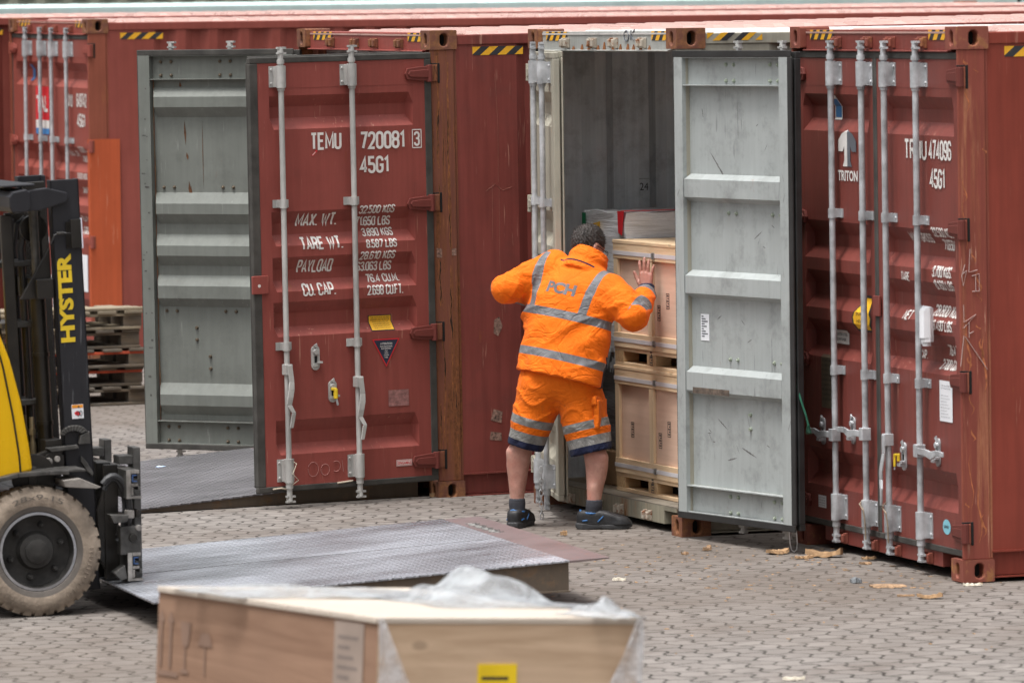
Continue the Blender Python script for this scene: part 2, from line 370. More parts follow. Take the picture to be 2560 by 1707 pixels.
# ------------------------------------------------------------------ text
_tc = {}
def text_mesh(s, bold=.0):
    if (s, bold) in _tc: return _tc[(s, bold)]
    cu = bpy.data.curves.new('t', 'FONT'); cu.body = s; cu.offset = bold; cu.resolution_u = 3
    ob = bpy.data.objects.new('t', cu); me = bpy.data.meshes.new_from_object(ob)
    v = np.array([tuple(p.co) for p in me.vertices]); f = [tuple(p.vertices) for p in me.polygons]
    lo, hi = v[:, :2].min(0), v[:, :2].max(0); v = (v[:, :2]-lo)/(hi-lo)
    bpy.data.objects.remove(ob); bpy.data.curves.remove(cu); bpy.data.meshes.remove(me)
    _tc[(s, bold)] = (v, f); return v, f
_G = {'0': ['c0,0r 1,0r 1,1r 0,1r'], '1': ['0,.8 .45,1 .45,0'], '2': ['0,.74 0,1r 1,1r 1,.58r 0,.0 1,0'], '3': ['0,.78 0,1r 1,1r 1,.53r .3,.53', '.3,.53 1,.53r 1,0r 0,0r 0,.22'],
 '4': ['.75,0 .75,1 0,.26 1.08,.26'], '5': ['.95,1 .06,1 .06,.56 1,.58r 1,0r 0,0r 0,.22'], '6': ['1,.78 1,1r 0,1r 0,0r 1,0r 1,.56r .02,.54'], '7': ['0,1 1,1 .35,0'], '8': ['c0,.53r 1,.53r 1,1r 0,1r', 'c0,0r 1,0r 1,.53r 0,.53r'],
 '9': ['0,.22 0,0r 1,0r 1,1r 0,1r 0,.43r .98,.45'], 'A': ['0,0 .5,1 1,0', '.18,.28 .82,.28'], 'B': ['0,0 0,1 1,1r 1,.53r 0,.53', '0,.53 1,.53r 1,0r 0,0'], 'C': ['1,.72 1,1r 0,1r 0,0r 1,0r 1,.28'], 'D': ['c0,0 0,1 1,1r 1,0r'],
 'E': ['.95,1 0,1 0,0 .95,0', '0,.52 .8,.52'], 'F': ['.95,1 0,1 0,0', '0,.5 .8,.5'], 'G': ['1,.74 1,1r 0,1r 0,0r 1,0r 1,.46 .5,.46'], 'H': ['0,0 0,1', '1,0 1,1', '0,.52 1,.52'], 'I': ['0,0 0,1'], 'K': ['0,0 0,1', '1,1 0,.40', '.32,.6 1,0'], 'L': ['0,1 0,0 .95,0'],
 'M': ['0,0 0,1 .5,.25 1,1 1,0'], 'N': ['0,0 0,1 1,0 1,1'], 'O': ['c0,0r 1,0r 1,1r 0,1r'], 'P': ['0,0 0,1 1,1r 1,.46r 0,.46'], 'R': ['0,0 0,1 1,1r 1,.50r 0,.50', '.5,.5 1,0'], 'S': ['1,.77 1,1r 0,1r 0,.55r 1,.48r 1,0r 0,0r 0,.23'],
 'T': ['0,1 1,1', '.5,1 .5,0'], 'U': ['0,1 0,0r 1,0r 1,1'], 'V': ['0,1 .5,0 1,1'], 'W': ['0,1 .26,0 .5,.8 .74,0 1,1'], 'X': ['0,0 1,1', '0,1 1,0'], 'Y': ['0,1 .5,.45 1,1', '.5,.45 .5,0'], '.': ['0,-.02 0,.09']}
_GW = {'1': .45, 'I': 0, '.': .0, ' ': .35, 'M': 1.3, 'W': 1.45, 'T': .95, 'A': 1.05}
def stencil(t, Wt, Ht, wk=.155):
    """condensed stroke lettering filling Wt x Ht; returns one (verts, faces) per stroke"""
    wt = Ht*wk; n = len(t); g = .46; gw = (Wt-wt-.0)/(sum(_GW.get(c, 1) for c in t)+(n-1)*g); wt = min(wt, gw*.44); out = []; x = wt/2
    for c in t:
        cw = _GW.get(c, 1)*gw
        for st_ in _G.get(c, []):
            closed = st_[0] == 'c'; pts = []
            for tok in st_.lstrip('c').split():
                r_ = tok.endswith('r'); a, b = tok.rstrip('r').split(','); k = gw if c not in ('M', 'W', 'T', 'A') else cw
                pts.append((x+float(a)*k, wt/2+float(b)*(Ht-wt), r_))
            q = []; N = len(pts)
            for i, (px, py, r_) in enumerate(pts):
                if not r_ or (not closed and i in (0, N-1)): q.append(np.array((px, py))); continue
                p0, p1, p2 = np.array(pts[i-1][:2]), np.array((px, py)), np.array(pts[(i+1) % N][:2]); l0, l2 = np.linalg.norm(p0-p1), np.linalg.norm(p2-p1)
                R_ = min(gw*.48, l0*.5 if closed or pts[i-1][2] else l0*.95, l2*.5 if closed or pts[(i+1) % N][2] else l2*.95); a, b = p1+(p0-p1)/l0*R_, p1+(p2-p1)/l2*R_
                for u in np.linspace(0, 1, 6): q.append((1-u)**2*a+2*u*(1-u)*(p1*.85+(a+b)*.075)+u*u*b)
            L_, R2 = [], []; Q = len(q)
            for i in range(Q):
                a = q[i-1] if closed or i else None; b = q[(i+1) % Q] if closed or i < Q-1 else None
                d1 = q[i]-a if a is not None else b-q[i]; d2 = b-q[i] if b is not None else d1
                d1 = d1/(np.linalg.norm(d1)+1e-9); d2 = d2/(np.linalg.norm(d2)+1e-9); m_ = d1+d2; ml = np.linalg.norm(m_); m_ = m_/ml if ml > .2 else d1
                nn = np.array((-m_[1], m_[0])); k = 1/max(.55, abs(nn@np.array((-d1[1], d1[0])))); L_.append(q[i]+nn*wt/2*k); R2.append(q[i]-nn*wt/2*k)
            fs = [(i, (i+1) % Q, Q+(i+1) % Q, Q+i) for i in range(Q if closed else Q-1)]; out.append(([tuple(p) for p in L_+R2], fs))
        x += cw+g*gw
    return out
def cut2d(v2, faces, zs=(), xs=()):
    bm = bmesh.new(); bv = [bm.verts.new((p[0], p[1], 0)) for p in v2]
    for f in faces:
        try: bm.faces.new([bv[i] for i in f])
        except ValueError: pass
    for ax, vals in ((1, zs), (0, xs)):
        for t in vals:
            co = (0, t, 0) if ax else (t, 0, 0); no = (0, 1, 0) if ax else (1, 0, 0)
            bmesh.ops.bisect_plane(bm, geom=bm.verts[:]+bm.edges[:]+bm.faces[:], plane_co=co, plane_no=no, dist=1e-5)
    bm.verts.index_update()
    V = [(v.co.x, v.co.y) for v in bm.verts]; F = [tuple(v.index for v in f.verts) for f in bm.faces]; bm.free()
    return V, F
def rect(a, b, c, d): return [(a, c), (b, c), (b, d), (a, d)], [(0, 1, 2, 3)]
def clip_rect(poly, w, h):
    for ax, val, sg in ((0, 0, 1), (0, w, -1), (1, 0, 1), (1, h, -1)):
        out = []
        for i in range(len(poly)):
            p, q = poly[i-1], poly[i]; a, b = (p[ax]-val)*sg, (q[ax]-val)*sg
            if (a >= 0) != (b >= 0):
                t = a/(a-b); out.append((p[0]+t*(q[0]-p[0]), p[1]+t*(q[1]-p[1])))
            if b >= 0: out.append(q)
        poly = out
        if not poly: return []
    return poly
def hazard(parent, org, ux, w, h, n, slant=1.0, off=(0, 0, 0), name='hazard_tape', worn=False, flip=False):
    """yellow and black striped tape; org lower left, ux width direction, z up"""
    mb = MB(); ux = np.array(ux, float); org = np.array(org, float)+np.array(off)
    st = (w+h*slant)/n
    for i in range(n):
        a = i*st-h*slant
        p = [(a, 0), (a+st, 0), (a+st+h*slant, h), (a+h*slant, h)]
        if flip: p = [(w-x, y) for x, y in p]
        p = clip_rect(p, w, h)
        if len(p) < 3 or (worn and i % 3 == 1): continue
        mb.add([org+ux*x+np.array((0, 0, y)) for x, y in p], [tuple(range(len(p)))], i % 2)
    return mb.build(name, [M['hazy'], M['hazb']], parent, recalc=False)
# ------------------------------------------------------------------ containers
W, H, L = 2.438, 2.896, 12.192
GROOVES = [(2.527, 2.459, 2.391, 2.323), (1.826, 1.753, 1.685, 1.617), (1.549, 1.475, 1.408, 1.34), (1.277, 1.208, 1.126, 1.068), (.561, .486, .415, .351)]
GROOVES_B = [(2.074, 2.045, 1.944, 1.915), (1.531, 1.50, 1.402, 1.373), (.987, .955, .852, .823)]
DZ0, DZ1 = .155, 2.735

def oval_face(mb, o, ua, va, na, w, h, cu, cv, ru, rv, depth, m=0, mi=0):
    """rectangle w x h at o spanned by ua, va with an oval hole sunk along -na"""
    o, ua, va, na = (np.array(q, float) for q in (o, ua, va, na)); n = 20; hp = []; op = []
    for i in range(n):
        t = 2*math.pi*(i+.5)/n; c, s_ = math.cos(t), math.sin(t)
        e = rv-ru
        hu, hv = ru*c, ru*s_+(e if s_ > 0 else -e); hp.append((cu+hu, cv+hv))
        k = min([((w-cu)/c if c > 0 else -cu/c) if abs(c) > 1e-6 else 9, ((h-cv)/s_ if s_ > 0 else -cv/s_) if abs(s_) > 1e-6 else 9])
        op.append((cu+k*c, cv+k*s_))
    P = lambda q, d=0: o+ua*q[0]+va*q[1]-na*d
    for i in range(n):
        j = (i+1) % n; a, b = op[i], op[j]
        mb.add([P(hp[i]), P(hp[j]), P(b), P(a)], [(0, 1, 2, 3)], m)
        ea = (abs(a[0]) < 1e-6 or abs(a[0]-w) < 1e-6); eb = (abs(b[0]) < 1e-6 or abs(b[0]-w) < 1e-6)
        if ea != eb:
            cx = a[0] if ea else b[0]; cy = b[1] if ea else a[1]
            mb.add([P(a), P(b), P((cx, cy))], [(0, 1, 2)], m)
        mb.add([P(hp[i]), P(hp[j]), P(hp[j], depth), P(hp[i], depth)], [(0, 1, 2, 3)], m)
    mb.add([P(q, depth) for q in hp], [tuple(range(n))], mi)

def casting(cont, x0, y0, z0, sx, sy, mat):
    """corner casting: outer end face at x0, outer side face at y0; sx, sy point inward"""
    a, b, c = .178, .162, .118; mb = MB()
    X = np.array((sx, 0, 0.)); Y = np.array((0, sy, 0.)); Z = np.array((0, 0, 1.)); o = np.array((x0, y0, z0))
    oval_face(mb, o, Y, Z, -X, b, c, .5*b, .5*c, .0235, .039, .05, 0, 1)
    oval_face(mb, o, X, Z, -Y, a, c, .52*a, .5*c, .0255, .0395, .06, 0, 1)
    for q in ([o+Z*c, o+Z*c+X*a, o+Z*c+X*a+Y*b, o+Z*c+Y*b], [o, o+X*a, o+X*a+Y*b, o+Y*b], [o+X*a, o+X*a+Y*b, o+X*a+Y*b+Z*c, o+X*a+Z*c], [o+Y*b, o+X*a+Y*b, o+X*a+Y*b+Z*c, o+Y*b+Z*c]):
        mb.add(q, [(0, 1, 2, 3)])
    ob = mb.build('corner_casting', [mat, M['black']], cont)
    bm = bmesh.new(); bm.from_mesh(ob.data); bmesh.ops.remove_doubles(bm, verts=bm.verts, dist=1e-5); bmesh.ops.recalc_face_normals(bm, faces=bm.faces); bm.to_mesh(ob.data); bm.free()
    b_ = ob.modifiers.new('bevel', 'BEVEL'); b_.width = .008; b_.segments = 2; b_.limit_method = 'ANGLE'; b_.angle_limit = R(60)
    return ob

def corr_sheet(y0, sgn, mats, cont, name, z0, z1, x0, x1, first=.40, depth=.036, inner=None):
    pts = [(x0, y0), (x0+first, y0)]; x = x0+first
    while x < x1-.35:
        pts += [(x+.068, y0+sgn*depth), (x+.138, y0+sgn*depth), (x+.206, y0), (x+.278, y0)]; x += .278
    pts.append((x1, y0)); mb = MB()
    for (a, b), (c, d) in zip(pts, pts[1:]): mb.add([(a, b, z0), (c, d, z0), (c, d, z1), (a, b, z1)], [(0, 1, 2, 3)], 0)
    if inner is not None:
        for (a, b), (c, d) in zip(pts, pts[1:]): mb.add([(a, b+sgn*.003, z0), (c, d+sgn*.003, z0), (c, d+sgn*.003, z1), (a, b+sgn*.003, z1)], [(0, 1, 2, 3)], 1)
    return mb.build(name, mats, cont, recalc=False)

def container(key, mw, label, c, group='shipping containers in the yard', front=True, interior=False, group_first=.40):
    """c: dict of materials main, side, post, cast, roof, header, inner"""
    ct = thing('shipping_container', mw, label, 'shipping container', group)
    side, post, cast, hd = c['side'], c['post'], c['cast'], c['header']
    for x0, sx in ((0, 1), (L, -1)):
        for y0, sy in ((0, 1), (W, -1)):
            for z0 in (0, H-.118): casting(ct, x0, y0, z0, sx, sy, cast)
            mb = MB(); xa, xb = sorted((x0+sx*.004, x0+sx*.158)); ya, yb = sorted((y0+sy*.005, y0+sy*.026)); mb.box(xa, xb, ya, yb, .118, H-.118)
            xa, xb = sorted((x0+sx*.095, x0+sx*.158)); ya, yb = sorted((y0+sy*.026, y0+sy*.135)); mb.box(xa, xb, ya, yb, .118, H-.118)
            xa, xb = sorted((x0+sx*.158, x0+sx*.176)); ya, yb = sorted((y0+sy*.012, y0+sy*.07)); mb.box(xa, xb, ya, yb, .118, H-.118)
            if x0 == 0 and front:
                for hz in (2.635, 1.84, 1.045, .255):
                    ya, yb = sorted((y0+sy*.0015, y0+sy*.02)); mb.box(.047, .064, ya, yb, hz-.062, hz+.062, 1)  # black strip standing in for the shade of a hinge slot
                    ya, yb = sorted((y0-sy*.0045, y0+sy*.02)); mb.box(-.002, .046, ya, yb, hz-.052, hz+.052, 0)
                    ya, yb = sorted((y0+sy*.0015, y0+sy*.02)); mb.box(.0, .047, ya, yb, hz+.052, hz+.062, 1)
            mb.build('corner_post', [post, M['black']], ct, bevel=.006)
    inn = c.get('inner')
    corr_sheet(.014, 1, [side, inn or side], ct, 'side_wall', .16, H-.09, .174, L-.174, group_first, inner=interior or None)
    corr_sheet(W-.014, -1, [side, inn or side], ct, 'side_wall', .16, H-.09, .174, L-.174, .16, depth=.062, inner=interior or None)
    for y0, sy in ((0, 1), (W, -1)):
        mb = MB(); ya, yb = sorted((y0+sy*.008, y0+sy*.066)); mb.box(.178, L-.178, ya, yb, H-.094, H-.030)
        mb.build('top_rail', side, ct, bevel=.006)
        mb = MB(); ya, yb = sorted((y0+sy*.004, y0+sy*.07)); mb.box(.17, L-.17, ya, yb, .152, .162)
        ya, yb = sorted((y0+sy*.034, y0+sy*.040)); mb.box(.17, L-.17, ya, yb, .03, .152)
        ya, yb = sorted((y0+sy*.010, y0+sy*.09)); mb.box(.17, L-.17, ya, yb, .018, .026)
        mb.build('bottom_rail', side, ct)
    mb = MB(); mb.box(.10, L-.1, .066, W-.066, H-.040, H-.036); x = .34
    mb.box(.03, .30, .17, W-.17, H-.036, H-.026)
    while x < L-.3:
        zt, zb = H-.010, H-.0355; a, b = .028, .052; y0, y1, y2, y3 = .12, .19, W-.19, W-.12
        mb.hexa([(x-b, y0, zb), (x+b, y0, zb), (x+b, y3, zb), (x-b, y3, zb)], [(x-a, y1, zt), (x+a, y1, zt), (x+a, y2, zt), (x-a, y2, zt)]); x += .209
    mb.build('roof', c['roof'], ct, recalc=True)
    mb = MB(); mb.box(.15, L-.05, .06, W-.06, .120, .158); mb.build('floor', M['ply'], ct)
    mb = MB(); y = .07
    while y < W-.1:
        mb.box(L-.09, L-.085, y, min(y+.11, W-.07), .16, H-.05); mb.box(L-.055, L-.05, min(y+.11, W-.07), min(y+.2, W-.07), .16, H-.05); y += .2
    mb.build('end_wall', inn or side, ct)
    for x_ in ((.32, .62, .95, 1.3, 1.7, 2.2, 3.0, 4.0) if front else ()): mb = MB(); mb.box(x_, x_+.05, .045, W-.045, .016, .118); mb.build('shade_cross_member', M['rampside'], ct)  # unseen beams added to block light and keep the space under the sill dark
    # header and sill
    mb = MB(); mb.box(.034, .13, .163, W-.163, 2.762, H-.016); mb.box(.012, .034, .163, W-.163, 2.762, 2.772)
    mb.build('header', hd, ct, bevel=.004)
    mb = MB(); mb.box(.034, .13, .36, W-.36, .050, .150); mb.box(.034, .13, .163, .36, .128, .150); mb.box(.034, .13, W-.36, W-.163, .128, .150)
    mb.box(.128, .13, .163, .36, .050, .128, 1); mb.box(.128, .13, W-.36, W-.163, .050, .128, 1)
    mb.box(.034, .16, .135, W-.135, .1505, .160, 2)
    mb.build('sill', [c.get('sill', hd), M['black'], c.get('sillplate', hd)], ct, bevel=.003)
    if front:
        for y in c.get('rody', RODY):
            for z in (2.812, .085):
                k = MB(); k.box(.006, .034, y-.042, y-.028, z-.03, z+.03); k.box(.006, .034, y+.028, y+.042, z-.03, z+.03); k.box(-.004, .012, y-.047, y-.016, z-.022, z+.022)
                k.box(-.004, .012, y+.016, y+.047, z-.022, z+.022); k.cyl((.0, y-.02, z), (.034, y-.02, z), .018, n=8)
                k.build('cam_keeper', c.get('keeper', hd), ct, bevel=.004)
        hazard(ct, (.0315, 2.205, 2.826), (0, -1, 0), .36, .053, 8, .9)
        hazard(ct, (.0315, .468, 2.826), (0, -1, 0), .27, .053, 6, .9)
    return ct
RODY = (.06+.53, .06+.985, 2.378-.985, 2.378-.53)

def prof(gro, depth, z):
    for a, b, c, d in gro:
        if d <= z <= a:
            if z >= b: return -depth*(a-z)/(a-b)
            if z >= c: return -depth
            return -depth*(z-d)/(c-d)
    return 0.0

HINGE = {M['redA'].name: paint('dark_red_hinge', mul(RED_A, .62), .5, .15), M['redC'].name: paint('dark_brown_hinge', mul(RED_C, .7), .5, .12)}
class Door:
    def __init__(s, ct, hinge, sdir, so, Wd, outer, inner, edge, rod, gro=GROOVES, depth=.05, edge_t=.012, stile=.09, taper=.028, rods=True, handle='hang', gasket=None, inner_bolts=True, hmat=None, rp=(.53, .985), ds=0.0, lip=.044, hlip=.042, bolt=None):
        s.ds = ds; rp = (rp[0]+ds, rp[1]+ds); s.tp = taper; s.so, s.Wd, s.gro, s.depth, s.s0, s.s1 = so, Wd, gro, depth, stile, Wd-stile
        T = lambda p: (p[0], so*p[1], p[2]); s.T = T
        mb = MB(T); mats = [outer, inner, edge, bolt or M['boltb']]
        # frame
        for a, b in ((0, stile), (Wd-stile, Wd)):
            mb.box(a, b, -edge_t, 0, DZ0, DZ1, 0 if edge is outer else 0); mb.box(a+.001, b-.001, -.055, -edge_t, DZ0+.001, DZ1-.001, 1)
        for a, b in ((DZ0, .312), (2.572, DZ1)): mb.box(stile, Wd-stile, -.009, 0, a, b, 0); mb.box(stile, Wd-stile, -.013, -.0092, a, b, 1)
        for z in (2.572, .306, DZ1-.008, DZ0+.002): mb.box(stile, Wd-stile, -.052, -.013, z, z+.006, 1)
        # corrugated panel, outer and inner skin
        zs = sorted({.312, 2.572} | {z for g in gro for z in g}); ss = [stile, stile+taper, Wd-stile-taper, Wd-stile]
        for off, mi in ((0, 0), (-.004, 1)):
            vs = []
            for z in zs:
                p = prof(gro, depth, z)
                for i, x in enumerate(ss): vs.append((x, (p if i in (1, 2) else 0)+off-.001, z))
            fs = [(r*4+i, r*4+i+1, r*4+i+5, r*4+i+4) for r in range(len(zs)-1) for i in range(3)]
            mb.add(vs, fs, mi)
        if inner_bolts:
            for sc in rp:
                for z in (2.69, 2.60, 1.86, 1.04, .27, .18):
                    for ds in (-.035, .045):
                        o = prof(gro, depth, z); base = -.013 if (z > 2.572 or z < .312) else o-.005
                        mb.cyl((sc+ds, base, z), (sc+ds, base-.010, z), .012, .010, 8, 3); mb.cyl((sc+ds, base-.010, z), (sc+ds, base-.016, z), .008, .003, 8, 3)
            for sc, z in ((.80, .93), (.80, .85), (.70, .74), (.70, .66)):
                mb.cyl((sc, -.005, z), (sc, -.020, z), .012, .009, 8, 3)
        o = mb.build('door', mats, ct, bevel=0); s.o = o
        m = rotm(*sdir); m[0][3], m[1][3] = hinge; o.matrix_parent_inverse = Matrix.Identity(4); o.matrix_local = m
        # gasket lips
        mb = MB(T); e = .024
        ft = .005
        mb.box(-hlip, Wd+lip, -.030, ft, DZ1-.010, DZ1+.026); mb.box(-hlip, Wd+lip, -.030, ft, DZ0-.026, DZ0+.008)
        mb.box(Wd-.012, Wd+lip, -.034, ft-.0006, DZ0+.008, DZ1-.010); mb.box(-hlip, .006, -.034, ft-.0006, DZ0+.008, DZ1-.010)
        mb.box(-.010, Wd+min(lip, .03), -.056, -.044, DZ1-.004, DZ1+.034); mb.box(-.010, Wd+min(lip, .03), -.056, -.044, DZ0-.034, DZ0+.004)
        mb.box(Wd-.004, Wd+min(lip, .040), -.056, -.044, DZ0+.004, DZ1-.004); mb.box(-min(hlip, .034), .004, -.056, -.044, DZ0+.004, DZ1-.004)
        mb.build('gasket', gasket or M['rubber'], o, bevel=.005)
        # hinges
        for hz in (2.635, 1.84, 1.045, .255):
            mb = MB(T); poly = [(.135, -.034), (.15, 0), (.135, .034), (.03, .044), (-.03, .044), (-.03, -.044), (.03, -.044)]
            mb.prism(poly, lambda a, b: (a, .002, hz+b), lambda a, b: (a, .020, hz+b)); mb.prism([(x*.86+.004, z*.55) for x, z in poly], lambda a, b: (a, .020, hz+b), lambda a, b: (a, .027, hz+b))
            mb.cyl((-.024, .010, hz-.052), (-.024, .010, hz+.052), .021, n=10); mb.build('hinge', hmat or HINGE.get(outer.name, outer), o, bevel=.003)
        if rods:
            for k, rs in enumerate(rp):
                mb = MB(T); ro = .047; rr = .0172
                mb.cyl((rs, ro, .10), (rs, ro, 2.79), rr, n=14); mb.cyl((rs, ro, 2.72), (rs, ro, 2.745), .023, n=14); mb.cyl((rs, ro, .15), (rs, ro, .17), .023, n=14)
                for z0, z1 in ((2.575, 2.71), (.185, .33)):
                    mb.cyl((rs, ro, z0), (rs, ro, z1), .0285, n=14); mb.box(rs-.058, rs+.058, .0, .006, z0+.004, z1-.004); mb.box(rs-.03, rs+.03, .004, ro, z0+.006, z1-.006)
                    mb.cyl((rs, ro, z0-.016), (rs, ro, z0), .0225, n=14)
                    for a in (-.044, .044):
                        for z in (z0+.026, z1-.026): mb.cyl((rs+a, .004, z), (rs+a, .013, z), .010, .006, 8)
                for z in (1.875, 1.012):
                    mb.cyl((rs, ro, z-.026), (rs, ro, z+.026), .0235, n=14); mb.box(rs-.058, rs+.05, .0, .006, z-.024, z+.024); mb.box(rs-.024, rs+.024, .004, ro, z-.022, z+.022)
                    mb.cyl((rs-.044, .004, z), (rs-.044, .012, z), .009, .006, 8)
                for z, sg in ((2.80, 1), (.085, -1)):      # cams
                    mb.cyl((rs, ro, z-.014), (rs, ro, z+.014), .020, .017, 10)
                    mb.box(rs-.034, rs+.022, ro-.014, ro+.014, z+.010, z+.022); mb.box(rs-.034, rs+.022, ro-.014, ro+.014, z-.022, z-.010); mb.box(rs-.012, rs+.010, ro-.012, ro+.012, z-.012, z+.012)
                mb.build('locking_bar', rod, o, smooth=True)
                hz = .69 if k else .655
                hang = handle == 'hang' or (handle == 'mixed' and k == 1)
                mb = MB(T)
                if hang:
                    top = .90 if k else .80
                    if handle == 'mixed': top = .71
                    mb.box(rs-.024, rs+.024, ro-.022, ro+.030, top-.06, top+.005)
                    dx = -.012
                    P = [(rs+dx*.2, ro+.030, top), (rs+dx, ro+.034, top-.10), (rs-.006, ro+.040, top-.15), (rs+.006, ro+.043, top-.20), (rs+.012, ro+.040, top-.24), (rs-.014, ro+.05, top-.29), (rs+.002, ro+.045, top-.38)]
                    wd = [.017, .017, .020, .020, .018, .014, .012]
                    for (a, w0), (b, w1) in zip(zip(P, wd), zip(P[1:], wd[1:])):
                        mb.hexa([(b[0]-w1, b[1]-.005, b[2]), (b[0]+w1, b[1]-.005, b[2]), (b[0]+w1, b[1]+.005, b[2]), (b[0]-w1, b[1]+.005, b[2])], [(a[0]-w0, a[1]-.005, a[2]), (a[0]+w0, a[1]-.005, a[2]), (a[0]+w0, a[1]+.005, a[2]), (a[0]-w0, a[1]+.005, a[2])])
                else:
                    mb.box(rs-.026, rs+.026, ro-.022, ro+.030, hz-.034, hz+.034)
                    P = [(rs-.02, hz), (rs-.12, hz), (rs-.20, hz-.012), (rs-.27, hz+.006), (rs-.37, hz+.004)]; wd = [.017, .018, .022, .016, .013]
                    for (a, w0), (b, w1) in zip(zip(P, wd), zip(P[1:], wd[1:])):
                        mb.hexa([(b[0], ro+.014, b[1]-w1), (a[0], ro+.014, a[1]-w0), (a[0], ro+.025, a[1]-w0), (b[0], ro+.025, b[1]-w1)], [(b[0], ro+.014, b[1]+w1), (a[0], ro+.014, a[1]+w0), (a[0], ro+.025, a[1]+w0), (b[0], ro+.025, b[1]+w1)])
                mb.build('lock_handle', rod, o, bevel=.003)
    def catch(s, cs, cz, hgt, mat, closed=False):
        cs += s.ds; mb = MB(s.T); r = .028; n = 10; h = hgt/2-r
        poly = [(r*math.cos(t), h+r*math.sin(t)) for t in np.linspace(0, math.pi, n)]+[(r*math.cos(t), -h+r*math.sin(t)) for t in np.linspace(math.pi, 2*math.pi, n)]
        o0 = prof(s.gro, s.depth, cz)
        mb.prism(poly, lambda a, b: (cs+a, o0+.0, cz+b), lambda a, b: (cs+a, o0+.010, cz+b))
        mb.box(cs-.010, cs+.010, o0+.0102, o0+.0115, cz-.03, cz+.012, 1)
        mb.cyl((cs, o0+.010, cz+h*.8), (cs, o0+.024, cz+h*.8), .020, .016, 12)
        top = .085 if closed else .04
        mb.prism([(-.012, h+.01), (.012, h+.02), (.016, h+.03), (-.006, h+.042)], lambda a, b: (cs+a, o0+.012, cz+b), lambda a, b: (cs+a, o0+.020, cz+b))
        mb.box(cs-.036, cs-.006, o0+.010, o0+.034, cz-.034, cz-.022); mb.box(cs-.020, cs+.020, o0+.010, o0+.040 if closed else o0+.016, cz-h-.006, cz-h+.01)
        return mb.build('handle_catch', [mat, M['black']], s.o, bevel=.002)
    def lay(s, polys, name, mats, off=.0028):
        """polys: list of (v2d [(s,z)], faces, material index) laid on the outer skin following its folds"""
        zs = sorted({z for g in s.gro for z in g}); mb = MB(s.T)
        for v, f, mi, *ex in polys:
            v = [(p[0]+s.ds, p[1]) for p in v]; lo = min(p[1] for p in v); hi = max(p[1] for p in v); xl = min(p[0] for p in v); xh = max(p[0] for p in v)
            V, F = cut2d(v, f, [z for z in zs if lo < z < hi], [x for x in (s.s0+.028, s.s1-.028, s.s0, s.s1) if xl < x < xh])
            P = []
            for x, z in V:
                k = max(0, min(1, min(x-s.s0, s.s1-x)/.028)); P.append((x, prof(s.gro, s.depth, z)*k+off+.0006*mi+(ex[0] if ex else 0), z))
            mb.add(P, F, mi)
        return mb.build(name, mats, s.o, recalc=False)
    def letters(s, items, name='lettering', mats=None, bold=.012, off=.0028, font='fill'):
        out_ = None
        for it in items:
            polys = []
            t, a, b, z0, z1 = it[:5]; mi = it[5] if len(it) > 5 else 0
            if t == 'box':
                w = .006*(1 if a < b else -1)
                for r_ in ((a, b, z0, z0+.006), (a, b, z1-.006, z1), (a, a+w, z0, z1), (b-w, b, z0, z1)): v, f = rect(*r_); polys.append((v, f, mi))
            elif font == 'stroke':
                sg = 1 if b > a else -1
                for k_, (v, f) in enumerate(stencil(t, abs(b-a), z1-z0)): polys.append(([(a+sg*p[0], z0+p[1]) for p in v], f, mi, .00015*(k_ % 4)))
            else: v, f = text_mesh(t, bold); polys.append(([(a+(b-a)*p[0], z0+(z1-z0)*p[1]) for p in v], f, mi))
            out_ = s.lay(polys, name, mats or [M['white']], off)
        return out_
    def world(s, a, o, z): return s.o.parent.matrix_world @ s.o.matrix_local @ Vector((a, s.so*o, z))

# ---- container A: open, red door with the capacity table
cA = container('A', FR['A'], 'rust-edged red container whose lettered red door stands open beside its grey-lined door',
    dict(side=M['redAside'], post=M['postA'], cast=M['castrust'], roof=M['roofred'], header=M['redA'], inner=M['wallin'], keeper=M['castrust']), interior=True)
hazard(cA, (.285, .0125, 2.738), (1, 0, 0), .335, .052, 7, 1.2)
dA = Door(cA, (-.042, -.015), (-1.190, -.203), 1, 1.185, M['redA'], M['greyA'], M['redA'], M['galvold'], gasket=M['rubberold'], rp=(.544, 1.037))
dA.o['label'] = 'open red door with white weight table and two grey locking bars'
dA.letters([("TEMU", .817, .599, 2.191, 2.297), ("720081", .471, .156, 2.183, 2.292), ("3", .089, .046, 2.193, 2.282), ("box", .102, .034, 2.180, 2.296), ("45G1", .475, .272, 2.037, 2.142), ("MAX. WT.", .909, .622, 1.728, 1.809), ("32.500 KGS", .479, .230, 1.791, 1.843), ("71.650 LBS", .489, .243, 1.716, 1.774), ("3.890 KGS", .448, .231, 1.652, 1.702), ("8.587 LBS", .440, .223, 1.581, 1.634), ("TARE WT.", .896, .603, 1.587, 1.666), ("28.610 KGS", .480, .231, 1.510, 1.562), ("PAYLOAD", .907, .658, 1.448, 1.529), ("63.063 LBS", .487, .241, 1.440, 1.498), ("76.4 CU.M.", .427, .198, 1.369, 1.420), ("2.698 CU.FT.", .439, .185, 1.293, 1.354), ("CU. CAP.", .889, .659, 1.307, 1.385)], font='stroke')
v, f = rect(.412, .246, 1.072, 1.166); v2, f2 = rect(.406, .252, 1.077, 1.161)
st = dA.lay([(v, f, 0), (v2, f2, 1)], 'caution_sticker', [M['blackp'], M['yellow']])
dA.letters([("THIS CONTAINER HAS BEEN", .395, .263, 1.147, 1.156), ("DESIGNED AND TESTED FOR", .395, .263, 1.134, 1.143)]+[("NEVER EXCEED LOAD LIMIT", .385, .27, 1.085+i*.012, 1.091+i*.012) for i in range(4)], 'sticker_print', [M['blackp']], 0, .0050)
